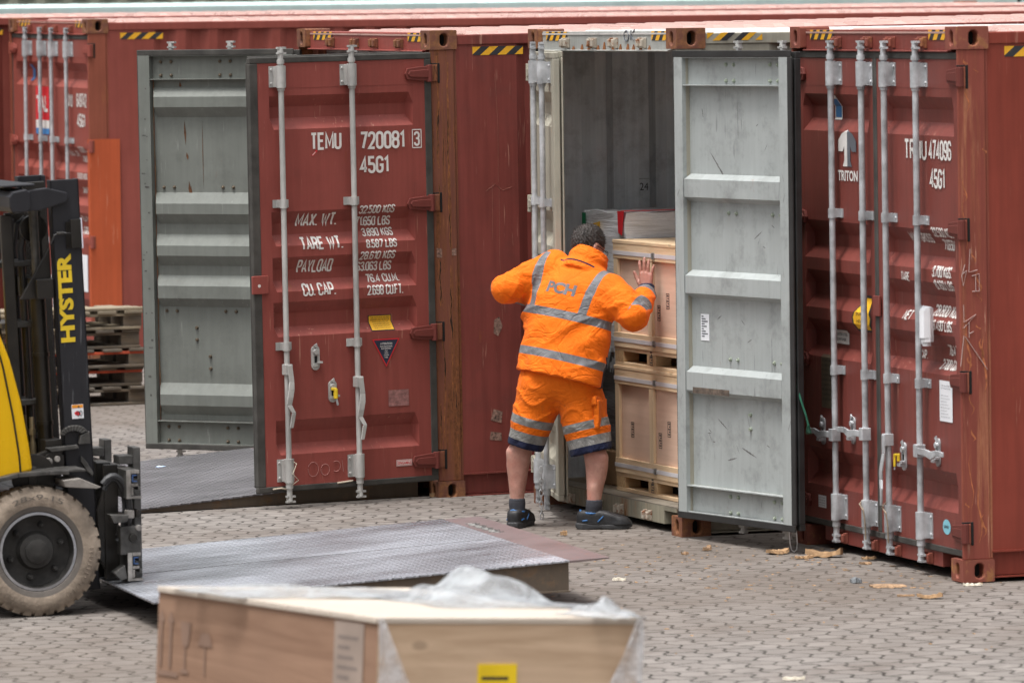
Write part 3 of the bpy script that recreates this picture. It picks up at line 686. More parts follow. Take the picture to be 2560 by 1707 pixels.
dA.lay([([(.414, 1.021), (.218, 1.021), (.316, .848)], [(0, 1, 2)], 0), ([(.402, 1.014), (.230, 1.014), (.316, .862)], [(0, 1, 2)], 1)], 'warning_triangle', [M['redp'], M['navyp']])
dA.letters([("ATTENTION", .358, .274, .985, .998), ("THIS CONTAINER", .360, .272, .970, .979), ("MUST BE REPAIRED", .350, .282, .957, .966), ("ONLY", .327, .305, .944, .952), ("WITH", .328, .304, .931, .939), ("CORTEN", .333, .299, .917, .926), ("STEEL", .328, .304, .903, .912)], 'triangle_print', None, .01, .0050)
v, f = rect(.258, .148, .233, .272); dA.lay([(v, f, 0)], 'maker_sticker', [M['white']]); 
v, f = rect(.255, .151, .236, .269); dA.lay([(v, f, 0)], 'maker_sticker_edge', [M['redp']], .0034); v, f = rect(.252, .154, .239, .266); dA.lay([(v, f, 0)], 'maker_sticker_face', [M['white']], .0040)
dA.letters([("SINGAMAS", .249, .157, .243, .262)], 'maker_name', [M['redp']], .03, .0048)
v, f = rect(.305, .161, .604, .704); dA.lay([(v, f, 0)], 'torn_sticker_residue', [flat('sticker_residue', (.28, .13, .12), .8, 0, .5, 30)], .0022)
dA.lay([([(.812, 2.160), (.778, 2.191), (.767, 2.187), (.800, 2.155)], [(0, 1, 2, 3)], 0), ([(.806, 2.162), (.784, 2.182), (.782, 2.178), (.803, 2.159)], [(0, 1, 2, 3)], 1)], 'arrow_mark', [M['redp'], M['white']])
dA.catch(.815, .93, .15, M['galvold']); dA.catch(.700, .72, .135, M['galvold'])
mb = MB(dA.T)      # chalk loops
for cx, cz, rx, rz in ((.845, .252, .036, .044), (.762, .246, .030, .034)): mb.tube([(cx+rx*math.cos(t), .003, cz+rz*math.sin(t)) for t in np.linspace(.4, 6.4, 18)], .0016, 4)
mb.tube([(.685+.030*math.cos(t), .003, .262+.032*math.sin(t)) for t in np.linspace(1.0, 5.3, 12)][::-1], .0016, 4); mb.tube([(.642, .003, .295), (.634, .003, .225)], .0016, 4)
mb.build('chalk_scribble', flat('faint_chalk', (.42, .20, .18), .9), dA.o)
mb = MB(dA.T); mb.tube([(1.04, .05, .33), (1.0, .075, .30), (1.03, .078, .24), (.99, .078, .2), (1.045, .06, .16), (1.05, .03, .08)], .003, 5); mb.tube([(1.13, .004, .148), (1.07, .004, .152), (1.02, .006, .14)], .006, 5); mb.tube([(.68, .004, .158), (.57, .004, .166)], .006, 5)
mb.build('frayed_twine', flat('pale_twine', (.55, .48, .38), .9), dA.o, split=True)
mb = MB(dA.T); mb.box(1.135, 1.245, .001, .018, 1.335, 1.445); mb.build('door_overlap_plate', M['redA'], dA.o, bevel=.003)
mb = MB(dA.T); mb.cyl((1.2, .018, 1.385), (1.2, .0195, 1.385), .010, n=10); mb.build('paint_chip', M['white'], dA.o)
dA2 = Door(cA, (-.008, 2.434), (-.775, .910), -1, 1.185, M['redA'], M['greyA'], M['redA'], M['galvold'], gasket=M['rubberold'], lip=.006)
dA2.o['label'] = 'open door seen from its dented grey-green inner side'
mb = MB(dA2.T)   # tears and rust weeps in the lining
for s0, z0, s1, z1, w in ((.835, 1.90, .83, 1.80, .007), (.822, 1.87, .818, 1.74, .010), (.862, 2.30, .855, 2.14, .004), (.85, 2.09, .84, 2.04, .004), (.89, 2.56, .885, 2.50, .007), (.725, 2.30, .725, 1.85, .0025)):
    mb.prism([(s0, z0), (s0+w, (z0+z1)/2), (s1, z1), (s1-w, (z0+z1)/2)], lambda a, b: (a, -.0062, b), lambda a, b: (a, -.0072, b))
mb.build('rust_tears', flat('dark_rust', (.10, .04, .015), .9, 0, .5, 40), dA2.o, split=True)

# ---- container B: the one being unloaded
cB = container('B', FR['B'], 'cream container with rusty corners and a grey open door, being unloaded by the worker',
    dict(side=M['cream'], post=M['cream'], cast=M['castrust'], roof=M['roofcream'], header=M['headB'], sill=M['sillB'], inner=M['wallin'], sillplate=flat('dirty_threshold', (.20, .175, .14), .6, .1, .4, 8, .1), keeper=paint('rusty_cream_keeper', (.45, .40, .33), .6, .45, vstretch=1, rscale=16)), interior=True)
hazard(cB, (.19, .0065, 2.822), (1, 0, 0), .34, .045, 9, 1.2, name='torn_hazard_tape', worn=True)
dB = Door(cB, (.024, -.016), (.205, -1.149), 1, 1.185, M['cream'], M['greyB'], M['cream'], M['galvold'], gro=GROOVES_B, taper=.006, depth=.047, edge_t=.03, hlip=.003, bolt=flat('pale_green_bolt', (.30, .34, .27), .4, .1, .2, 30))
dB.o['label'] = 'open door folded back, showing its smooth light grey inner side'
mb = MB(dB.T); mb.box(.185, .275, -.0075, -.0070, 1.135, 1.285)
for i in range(9): mb.box(.195, .215+.045*((i*7) % 5)/4, -.0085, -.0080, 1.268-i*.014, 1.275-i*.014, 1)
mb.build('inspection_label', [M['whitepaper'], M['greyp']], dB.o, recalc=False)
mb = MB(dB.T); mb.box(.165, .55, -.0536, -.0530, .838, .872); mb.build('dirt_smear', flat('brown_smear', (.12, .09, .07), .8, 0, .7, 22), dB.o)
mb = MB(dB.T); mb.tube([(Wd_, -.050, z) for Wd_, z in [(1.212, .14+.1*i) for i in range(27)]], .0035, 5); mb.build('gasket_rivets', M['cream'], dB.o)
dB2 = Door(cB, (.0, 2.387), (-.279, -1.122), -1, 1.165, M['cream'], M['cream'], M['cream'], M['galv'], edge_t=.03, handle='hang', gasket=M['cream'])
dB2.o['label'] = 'half-shut cream door seen along its edge with locking bars'
mb = MB(dB2.T)   # short chain hanging off the bottom bracket
for i in range(9):
    c = np.array((1.02, .085, .30-.034*i)); k = i % 2; ring = [(c[0]+(.010*math.cos(t) if k else 0)+.012*math.sin(i), c[1]+(0 if k else .010*math.cos(t)), c[2]+.022*math.sin(t)) for t in np.linspace(0, 2*math.pi, 10, endpoint=False)]
    mb.tube(ring, .0035, 5, closed=True)
mb.build('chain', M['steelw'], dB2.o)
mb = MB()      # chalked OK on the header
mb.tube([(.032, .865+.036*math.cos(t), 2.852+.030*math.sin(t)) for t in np.linspace(0, 6.3, 18)], .0045, 5); mb.tube([(.032, .79, 2.885), (.032, .795, 2.828)], .0045, 5); mb.tube([(.032, .735, 2.888), (.032, .79, 2.855), (.032, .742, 2.828)], .0045, 5)
mb.build('pen_scrawl', M['greyp'], cB)
mb = MB()
for i in range(11): y = .5+.12*i+random.uniform(-.03, .03); h = random.uniform(.02, .05); mb.cyl((.028, y, 2.772), (.028, y, 2.772+h), .012, .003, 6)
mb.build('rust_weeps', flat('orange_rust', (.20, .075, .025), .9, 0, .4, 30), cB, split=True)
v, f = text_mesh('24', 0); mb = MB(); mb.add([(.686+.055*p[0], 2.3575, 1.905+.045*p[1]) for p in v], f); mb.box(.682, .748, 2.3572, 2.3578, 1.975, 1.977)
mb.build('pen_number', M['blackp'], cB, recalc=False)

# ---- container C: closed
cC = container('C', FR['C'], 'closed red-brown container with four galvanised locking bars, papers and a scraped corner post',
    dict(side=M['redCside'], post=M['postC'], cast=M['castC'], roof=M['roofred'], header=M['redC'], keeper=M['castC'], rody=(.53, .98, 2.378-1.065, 2.378-.61)))
hazard(cC, (.272, .0125, 2.735), (1, 0, 0), .34, .055, 7, 1.2)
kw = dict(gasket=M['rubberold'], handle='mixed', inner_bolts=False, hlip=.022)
dC = Door(cC, (.027, .03), (0, 1), 1, 1.183, M['redC'], M['greyA'], M['redC'], M['galv'], rp=(.47, .92), ds=.03, **kw)
dC.letters([("TRHU", .748, .432, 2.191, 2.301), ("474096", .406, .093, 2.195, 2.301), ("45G1", .394, .188, 2.045, 2.150), ("MAX. GROSS", .758, .438, 1.753, 1.805), ("32.500 KGS.", .391, .100, 1.789, 1.842), ("71.650 LBS.", .320, .070, 1.720, 1.779), ("3.700 KGS.", .381, .112, 1.579, 1.639), ("8.160 LBS.", .357, .092, 1.512, 1.565), ("TARE", .817, .697, 1.542, 1.591), ("NET", .813, .704, 1.334, 1.386), ("28.800 KGS.", .444, .086, 1.369, 1.431), ("63.490 LBS.", .412, .108, 1.297, 1.354), ("CU.CAP.", .745, .575, 1.131, 1.182), ("76.4 CU.M.", .273, .066, 1.167, 1.226), ("2.700 CU.FT.", .354, .078, 1.093, 1.147)], font='stroke')
v, f = rect(.295, .118, .824, 1.039); dC.lay([(v, f, 0)], 'white_notice', [M['whitepaper']])
dC.letters([("TYPE AND MODEL", .27, .15, 1.008, 1.016), ("DATE MANUFACTURED", .275, .14, .995, 1.002)]+[("IDENTIFICATION DATA", .275, .15+.02*(i % 3), .845+.016*i, .851+.016*i) for i in range(8)], 'notice_print', [M['greyp']], 0, .0048)
el = [(.218+.054*math.cos(t), .269+.040*math.sin(t)) for t in np.linspace(0, 2*math.pi, 24, endpoint=False)]
dC.lay([(el, [tuple(range(24))], 0)], 'oval_sticker', [M['cyanp']]); dC.letters([("unic", .255, .185, .262, .282)], 'oval_print', [M['navyp']], .01, .0048)
mb = MB(dC.T); mb.box(1.13, 1.225, .006, .018, 1.335, 1.445); mb.build('door_overlap_plate', M['redC'], dC.o, bevel=.003)
dC.catch(.80, .60, .15, M['galv'], True); dC.catch(.32, .655, .15, M['galv'], True)
dC2 = Door(cC, (.027, 2.408), (0, -1), -1, 1.183, M['redC'], M['greyA'], M['redC'], M['galv'], gasket=M['rubberold'], handle='horizontal', inner_bolts=False, rp=(.61, 1.065), ds=.03, hlip=.022, lip=.004)
# arrow-shaped letter T emblem
tl = [(.735, 2.334), (.735, 2.133), (.665, 2.133), (.690, 2.165), (.690, 2.245), (.668, 2.215), (.600, 2.215), (.600, 2.275), (.655, 2.312)]
dC2.lay([(tl, [tuple(range(9))], 0), ([(1.47-a, z) for a, z in tl], [tuple(range(9))], 1)], 'emblem', [M['white'], M['greyp']])
dC2.letters([("TRITON", .590, .885, 2.053, 2.112)], 'owner_name', None, .03)
v, f = rect(.435, .545, 2.385, 2.520); v2, f2 = rect(.445, .535, 2.398, 2.500); dC2.lay([(v, f, 0), (v2, f2, 1)], 'blue_sticker', [M['white'], M['bluep']])
hx = [(.766, 1.31), (.80, 1.235), (1.03, 1.235), (1.064, 1.31), (.955, 1.432), (.875, 1.432)]
dC2.lay([(hx, [tuple(range(6))], 0), ([(.915+(a-.915)*.86, 1.328+(z-1.328)*.86) for a, z in hx], [tuple(range(6))], 1)], 'weight_sticker', [M['blackp'], M['yellow']])
dC2.letters([("SUPER", .835, .995, 1.325, 1.342), ("HEAVY", .845, .985, 1.285, 1.302)], 'weight_print', [M['blackp']], 0, .0052)
v, f = rect(.378, .600, 1.148, 1.226); dC2.lay([(v, f, 0)], 'steel_label', [M['white']]); dC2.letters([("CORTEN STEEL", .40, .58, 1.193, 1.209), ("CONTAINER", .42, .56, 1.165, 1.181)], 'steel_print', [M['blackp']], 0, .0048)
v, f = rect(.295, .515, .787, 1.083); dC2.lay([(v, f, 0)], 'data_plate', [M['plate']])
dC2.letters([("CSC SAFETY APPROVAL", .31, .50, 1.045-.027*i, 1.058-.027*i) for i in range(9)], 'plate_print', [M['blackp']], 0, .0048)
v, f = rect(.224, .345, .227, .295); dC2.lay([(v, f, 0)], 'small_notice', [M['whitepaper']]); dC2.letters([("FLOOR TREATED", .235, .33, .278-.014*i, .285-.014*i) for i in range(4)], 'notice_print', [M['greyp']], 0, .0048)
dC2.catch(.32, .655, .15, M['galv'], True); dC2.catch(.775, .69, .15, M['galv'], True)
for d in (dC, dC2):
    for k_, zz in ((0, .29),) if d is dC2 else ((1, .30),):
        rs = (.95 if d is dC else 1.095); mb = MB(d.T); mb.tube([(rs+.04, .05, zz+.04), (rs+.01, .084, zz+.02), (rs-.035, .08, zz-.01), (rs-.045, .075, zz-.08), (rs-.04, .07, zz-.17)] if d is dC else [(rs-.04, .05, zz+.04), (rs-.01, .084, zz+.02), (rs+.035, .08, zz-.01), (rs+.045, .075, zz-.08), (rs+.04, .07, zz-.17)], .0045, 5)
        mb.build('rope_loop', flat('old_rope', (.28, .22, .16), .9), d.o)
dC.o['label'] = 'red door with the white number and weight table'; dC2.o['label'] = 'red door with the white emblem and yellow weight sticker'
mb = MB()    # chalk strokes on the scraped post
def strk(pts, y=.001): mb.tube([(x, y, z) for x, z in pts], .0022, 4)
strk([(.06, 1.74), (.052, 1.62), (.10, 1.63)]); strk([(.03, 1.66), (.012, 1.60), (.02, 1.55), (.04, 1.63), (.015, 1.61)]); strk([(.02, 1.45), (.022, 1.36), (.09, 1.40), (.02, 1.33)]); strk([(.05, 1.36), (.05, 1.28)]); strk([(.05, 1.30), (.075, 1.31)]); strk([(.02, 1.29), (.0, 1.13)]); strk([(.028, 1.285), (.15, 1.11)]); strk([(.07, 1.60), (.11, 1.61), (.11, 1.52), (.07, 1.52)]); strk([(.09, 1.60), (.09, 1.52)])
mb.build('chalk_mark', M['chalk'], cC, split=True)

# ---- container D and the rows behind it
cD = container('D', FR['D'], 'closed faded red container behind the forklift with an orange patch painted on its post',
    dict(side=M['redD'], post=M['postD'], cast=M['castrust'], roof=M['roofred'], header=M['redD'], keeper=M['castC']))
hazard(cD, (.285, .0125, 2.726), (1, 0, 0), .37, .054, 7, 1.2)
mb = MB(); mb.box(.003, .265, -.0005, .004, .48, 1.90); mb.box(.0015, .0035, .002, .06, .48, 1.90); mb.build('paint_patch', M['patch'], cD)
dD = Door(cD, (.027, .03), (0, 1), 1, 1.183, M['redD'], M['greyA'], M['redD'], M['galv'], gasket=M['rubberold'], handle='horizontal', inner_bolts=False, ds=.03, hlip=.022)
dD.letters([("TCNU", .719, .500, 2.156, 2.269), ("649742", .385, .085, 2.159, 2.276), ("45G1", .375, .135, 1.993, 2.105), ("32.500 KGS", .385, .10, 1.78, 1.83), ("71.650 LBS", .385, .10, 1.70, 1.75), ("3.830 KGS", .385, .10, 1.56, 1.61), ("28.670 KGS", .385, .10, 1.44, 1.49), ("MAX. GR.", .75, .45, 1.74, 1.79), ("NET", .75, .6, 1.42, 1.47), ("76.4 CU.M.", .385, .1, 1.20, 1.25), ("2.700 CU.FT.", .385, .1, 1.10, 1.16)], font='stroke')
v, f = rect(.30, .12, .62, .93); dD.lay([(v, f, 0)], 'white_notice', [M['whitepaper']])
dD2 = Door(cD, (.027, 2.408), (0, -1), -1, 1.183, M['redD'], M['greyA'], M['redD'], M['galv'], gasket=M['rubberold'], handle='horizontal', inner_bolts=False, ds=.03, hlip=.022, lip=.004)
P4 = []
for (a, b, c_, d_), mi in (((.688, 1.10, 2.03, 2.316), 0), ((.688, 1.10, 1.96, 2.03), 1), ((.688, 1.10, 1.91, 1.96), 2)): v, f = rect(a, b, c_, d_); P4.append((v, f, mi))
dD2.lay(P4, 'owner_panel', [M['redp'], M['white'], M['bluep']]); dD2.letters([("TAL", .72, 1.06, 2.10, 2.24)], 'owner_name', None, .03, .0055)
v, f = rect(.44, .52, 2.36, 2.50); dD2.lay([(v, f, 0)], 'blue_sticker', [M['bluep']])

def behind(du, dv, dz, tilt=0): return FR['D'] @ Matrix.Translation((dv, du, dz)) @ Matrix.Rotation(tilt, 4, 'X')
cE = container('E', behind(2.62, -1.75, .03), 'red container showing only its plain side and roof beyond the orange-patched one', dict(side=M['redD'], post=M['redD'], cast=M['castC'], roof=M['roofred'], header=M['redD']), front=False)
hazard(cE, (1.42, .0125, 2.72), (1, 0, 0), .33, .054, 7, 1.2)
cF = container('F', behind(5.3, -1.0, .10), 'pale cyan container in the third row, seen only as a roof strip', dict(side=M['cyan'], post=M['cyan'], cast=M['cyan'], roof=M['cyan'], header=M['cyan']), front=False)
cG = container('G', behind(8.6, .4, .24), 'farthest cream container, its top edge striped with hazard tape', dict(side=M['cream'], post=M['cream'], cast=M['cream'], roof=M['roofcream'], header=M['cream']), front=False)
hazard(cG, (.3, .0125, 2.735), (1, 0, 0), .33, .054, 7, 1.2)

# ------------------------------------------------------------------ ground
mb = MB(); mb.add([(-300, -60, 0), (300, -60, 0), (300, 400, 0), (-300, 400, 0)], [(0, 1, 2, 3)])
tag(mb.build('ground', M['ground']), 'grey interlocking paver yard surface', None, kind='structure')

# ------------------------------------------------------------------ freight inside the cream container
BF = FR['B']
CRATES = 'timber crates stacked on pallets inside the cream container'
def stamp(mb, x, yc, zc, w=.05, h=.09, m=0):
    """small framed treatment stamp on a face x=const"""
    t = .004
    for a in ((yc-w/2, yc+w/2, zc-h/2, zc-h/2+t), (yc-w/2, yc+w/2, zc+h/2-t, zc+h/2), (yc-w/2, yc-w/2+t, zc-h/2, zc+h/2), (yc+w/2-t, yc+w/2, zc-h/2, zc+h/2)): mb.box(x, x+.0008, a[0], a[1], a[2], a[3], m)
    for i in range(5): a = zc-h/2+.012+i*.015; mb.box(x, x+.0008, yc-w/2+.010, yc+w/2-.010-.012*(i % 2), a, a+.008, m)
def crate(label, z0, z1, seed):
    """framed plywood crate with its pallet and straps; front face towards -x"""
    y0, y1, x0, x1 = .29, 1.465, .167, .97; rnd = random.Random(seed)
    t = thing('wooden_crate', BF @ Matrix.Translation((x0, y0, z0)), label, 'crate', CRATES)
    w, d, h = y1-y0, x1-x0, z1-z0; ph = .118
    # pallet: deck boards, blocks, skids
    mb = MB()
    for yb in (.0, w/2-.07, w-.14):
        for xb in (.0, d/2-.05, d-.1): mb.box(xb, xb+.1, yb, yb+.14, .022, .086)
    mb.build('pallet_block', M['pineX'], t, split=True, bevel=.003)
    mb = MB(); mb.box(0, .1, .001, w-.001, .0, .0215); mb.box(d/2-.05, d/2+.05, .001, w-.001, .0, .0215); mb.box(d-.1, d, .001, w-.001, .0, .0215); mb.build('pallet_skid', M['pineY'], t, split=True, bevel=.002)
    mb = MB()
    for i in range(7): a = i*d/7; mb.box(a, a+d/7-.012, -.002, w+.002, .0865, .108)
    mb.build('pallet_deck', M['pineY'], t, bevel=.002)
    mb = MB(); zb = .109; mb.box(.016, d-.016, .016, w-.016, zb+.01, h-.022); mb.build('plywood_panel', M['panel'], t)
    mb = MB()
    for a, b in ((zb, zb+.088), (h-.11, h-.022)): mb.box(-.006, .0155, .0, w, a, b); mb.box(d-.0155, d+.006, .0, w, a, b)
    mb.build('cross_rail', M['pineY'], t, split=True, bevel=.003)
    mb = MB(); za, zc = zb+.0885, h-.1105
    for yb in (.0, w*.5-.03, w-.066): mb.box(-.004, .0155, yb, yb+.064, za, zc); mb.box(d-.0155, d+.004, yb, yb+.064, za, zc)
    mb.build('upright_batten', M['pineZ'], t, split=True, bevel=.003)
    mb = MB(); mb.box(-.008, d+.008, -.006, w+.006, h-.0215, h); mb.build('lid', M['pineY'], t, bevel=.003)
    mb = MB()
    for z in (zb+.045, h-.075):
        mb.box(-.0085, -.0062, -.003, w+.003, z-.012, z+.012); mb.box(-.0125, -.0088, w*.42, w*.42+.045, z-.018, z+.018, 1)
    mb.build('strap', [M['strap'], M['steelw']], t, split=True)
    mb = MB()
    for yc, zc in ((w*.80, h*.5), (w*.30, h*.55), (w*.42, h*.45)): stamp(mb, .0148, yc, zc)
    stamp(mb, -.0010, w/2, .052, .05, .055); mb.build('treatment_stamp', flat('faded_stamp', (.05, .04, .04), .7), t)
    return t
crate('lower pine and plywood crate strapped to the pallet on the container floor', .1605, .905, 3)
crate('upper pine and plywood crate the worker is pushing with one hand', .906, 1.648, 5)
LOADS = 'film-wrapped loads behind the crates'
def wrapload(label, x0, x1, y0, y1, z0, z1, mat, extra=None):
    t = thing('wrapped_load', BF @ Matrix.Translation((x0, y0, z0)), label, 'wrapped load', LOADS)
    bm = bmesh.new(); bmesh.ops.create_cube(bm, size=1)
    bmesh.ops.subdivide_edges(bm, edges=bm.edges, cuts=14, use_grid_fill=True)
    for v in bm.verts:
        v.co = Vector(((v.co.x+.5)*(x1-x0), (v.co.y+.5)*(y1-y0), (v.co.z+.5)*(z1-z0)))
        k = .007; v.co += Vector((math.sin(v.co.z*31+v.co.y*9), math.sin(v.co.z*27+v.co.x*13), math.sin(v.co.x*23+v.co.y*17)*.8))*k
    me = bpy.data.meshes.new('stretch_film'); bm.to_mesh(me); bm.free(); me.materials.append(mat)
    o = bpy.data.objects.new('stretch_film', me); COL.objects.link(o); o.parent = t
    for p in me.polygons: p.use_smooth = True
    me.set_sharp_from_angle(angle=R(50)); return t
gw = wrapload('grey film-wrapped load with green and red tape, tallest in the cream container', .26, 1.5, 1.50, 2.22, .965, 1.80, M['wrap'])
mb = MB(); d = -.012
mb.add([(d, .705, .82), (d, .64, .82), (d, .655, .35), (d, .725, .35)], [(0, 1, 2, 3)], 0); mb.add([(d-.002, .71, .64), (d-.002, .648, .64), (d-.002, .65, .585), (d-.002, .714, .585)], [(0, 1, 2, 3)], 1)
mb.build('green_tape', [flat('green_tape', (.01, .22, .09), .4), M['white']], gw, recalc=False)
mb = MB(); mb.add([(d, .11, .845), (d, .0, .845), (d, .035, .70), (d, .10, .715)], [(0, 1, 2, 3)], 0); mb.box(-.012, 1.24, .0, .06, .845, .848); mb.build('red_tape', M['redp'], gw, recalc=False)
mb = MB(); mb.add([(d, .52, .76), (d, .40, .775), (d, .40, .70), (d, .52, .685)], [(0, 1, 2, 3)], 0)
for i in range(9): y = .505-.011*i; mb.add([(d-.001, y, .745), (d-.001, y-.004-.003*(i % 2), .745), (d-.001, y-.004-.003*(i % 2), .705), (d-.001, y, .705)], [(0, 1, 2, 3)], 1)
mb.build('barcode_label', [M['yellow'], M['blackp']], gw, recalc=False)
mb = MB(); mb.box(.55, .57, -.016, -.010, 0, .85); mb.build('black_strap', M['blackp'], gw)
wrapload('dark film-wrapped load under the grey one, behind the worker', .30, 1.5, 1.52, 2.20, .375, .955, M['wrapdk'])
mb = MB(); mb.box(.26, 1.5, 1.50, 2.24, .1605, .365)
o = mb.build('cardboard_box', M['cardboard'], bevel=.006); o.matrix_world = BF; tag(o, 'low brown cardboard box on the container floor, under the dark film-wrapped load', 'box')
mb = MB(); rr = random.Random(4)
for i in range(7):
    y = 1.50+.04*i; z = .93+rr.uniform(-.03, .06); mb.add([(.235, y, z), (.225, y+.05, z+rr.uniform(-.02, .05)), (.22, y+.03, z-rr.uniform(.06, .14))], [(0, 1, 2)])
o = mb.build('torn_film', M['filmw'], recalc=False); o.matrix_world = BF; tag(o, 'torn scraps of white film hanging beside the worker at waist height', 'plastic film')
# freight just visible in the hinge gap of the red container
mb = MB(); mb.box(.35, 1.5, .12, 1.2, .1605, 1.15); mb.box(.342, .349, .12, .32, .55, .85, 1)
o = mb.build('packed_crate', [M['panel'], flat('green_label', (.02, .35, .18), .5)], bevel=.004); o.matrix_world = FR['A']; tag(o, 'pale crate with green label glimpsed through the hinge gap of the red door', 'crate')

# ------------------------------------------------------------------ steel ramps
def ramp_obj(name, mw, label, Ln, Wd, z_lo, z_hi, lipw, plate, lift=0):
    """x from the low end to the lip, y across; top rises z_lo -> z_hi"""
    t = thing(name, mw, label, 'ramp', 'steel container ramps')
    zt = lambda x: z_lo+(z_hi-z_lo)*x/Ln
    mb = MB(); a, b = 0, Ln-lipw; mb.hexa([(a, 0, zt(a)-.010), (b, 0, zt(b)-.010), (b, Wd, zt(b)-.010), (a, Wd, zt(a)-.010)], [(a, 0, zt(a)), (b, 0, zt(b)), (b, Wd, zt(b)), (a, Wd, zt(a))])
    mb.build('deck_plate', plate, t, bevel=.002)
    mb = MB(); c = Ln
    mb.hexa([(b, .0, zt(b)-.014), (c, .0, zt(c)-.012), (c, Wd, zt(c)-.012), (b, Wd, zt(b)-.014)], [(b, .0, zt(b)-.002), (c, .0, zt(c)-.004), (c, Wd, zt(c)-.004), (b, Wd, zt(b)-.002)])
    mb.build('lip', M['lip'], t, bevel=.002)
    e = b-.0; low = max(.0, z_lo-.05)
    for y0, y1 in ((.02, .032), (Wd*.33, Wd*.33+.012), (Wd*.66, Wd*.66+.012), (Wd-.032, Wd-.02)):
        mb = MB(); zb = lift; x0 = .12
        mb.prism([(x0, min(zb+.004, zt(x0)-.012)), (e, zb), (e, zt(e)-.0105), (x0, zt(x0)-.0105)], lambda x, z: (x, y0, z), lambda x, z: (x, y1, z)); mb.box(x0+.3, e, y0-.02, y1+.02, zb-.008, zb)
        mb.build('side_beam', M['rampside'], t)
    mb = MB(); mb.box(e-.012, e-.001, .034, Wd-.034, lift+.001, zt(e)-.011); mb.build('end_plate', M['rampside'], t)
    mb = MB(); mb.box(.05, b-.02, Wd*.5-.004, Wd*.5+.004, 0, .001)
    return t, zt
ax = (math.cos(.283), math.sin(.283)); RL = 2.36; RW = 2.39
m = rotm(*ax); tipx, tipy = .476, 28.50
m[0][3], m[1][3] = tipx-ax[0]*RL, tipy-ax[1]*RL
r1, zt1 = ramp_obj('loading_ramp', m, 'tread-plate ramp with a plum-coloured lip carried on the forklift forks', RL, RW, .142, .27, .21, M['ramp'], .105)
mb = MB()
for i in range(16): x = RL-.14+.01*math.sin(i*1.7); y = RW-.32-.035*i; z = zt1(x)-.0035; mb.tube([(x-.03, y, z), (x, y-.012, z), (x+.03, y-.006, z)], .0045, 5)
mb.build('weld_beads', M['fgrey'], r1)
mb = MB(); y = RW*.52; mb.hexa([(.05, y, zt1(.05)), (RL-.28, y, zt1(RL-.28)), (RL-.28, y+.006, zt1(RL-.28)), (.05, y+.006, zt1(.05))], [(.05, y, zt1(.05)+.0015), (RL-.28, y, zt1(RL-.28)+.0015), (RL-.28, y+.006, zt1(RL-.28)+.0015), (.05, y+.006, zt1(.05)+.0015)]); mb.build('plate_seam', M['fgrey'], r1)
ax2 = (math.cos(.489), math.sin(.489)); m = rotm(*ax2); m[0][3], m[1][3] = -2.238-ax2[0]*.35, 34.09-ax2[1]*.35
r2, zt2 = ramp_obj('loading_ramp', m, 'worn ramp lying on the ground under the open red door', 2.42, 2.45, .012, .155, .2, M['ramp2'], 0)

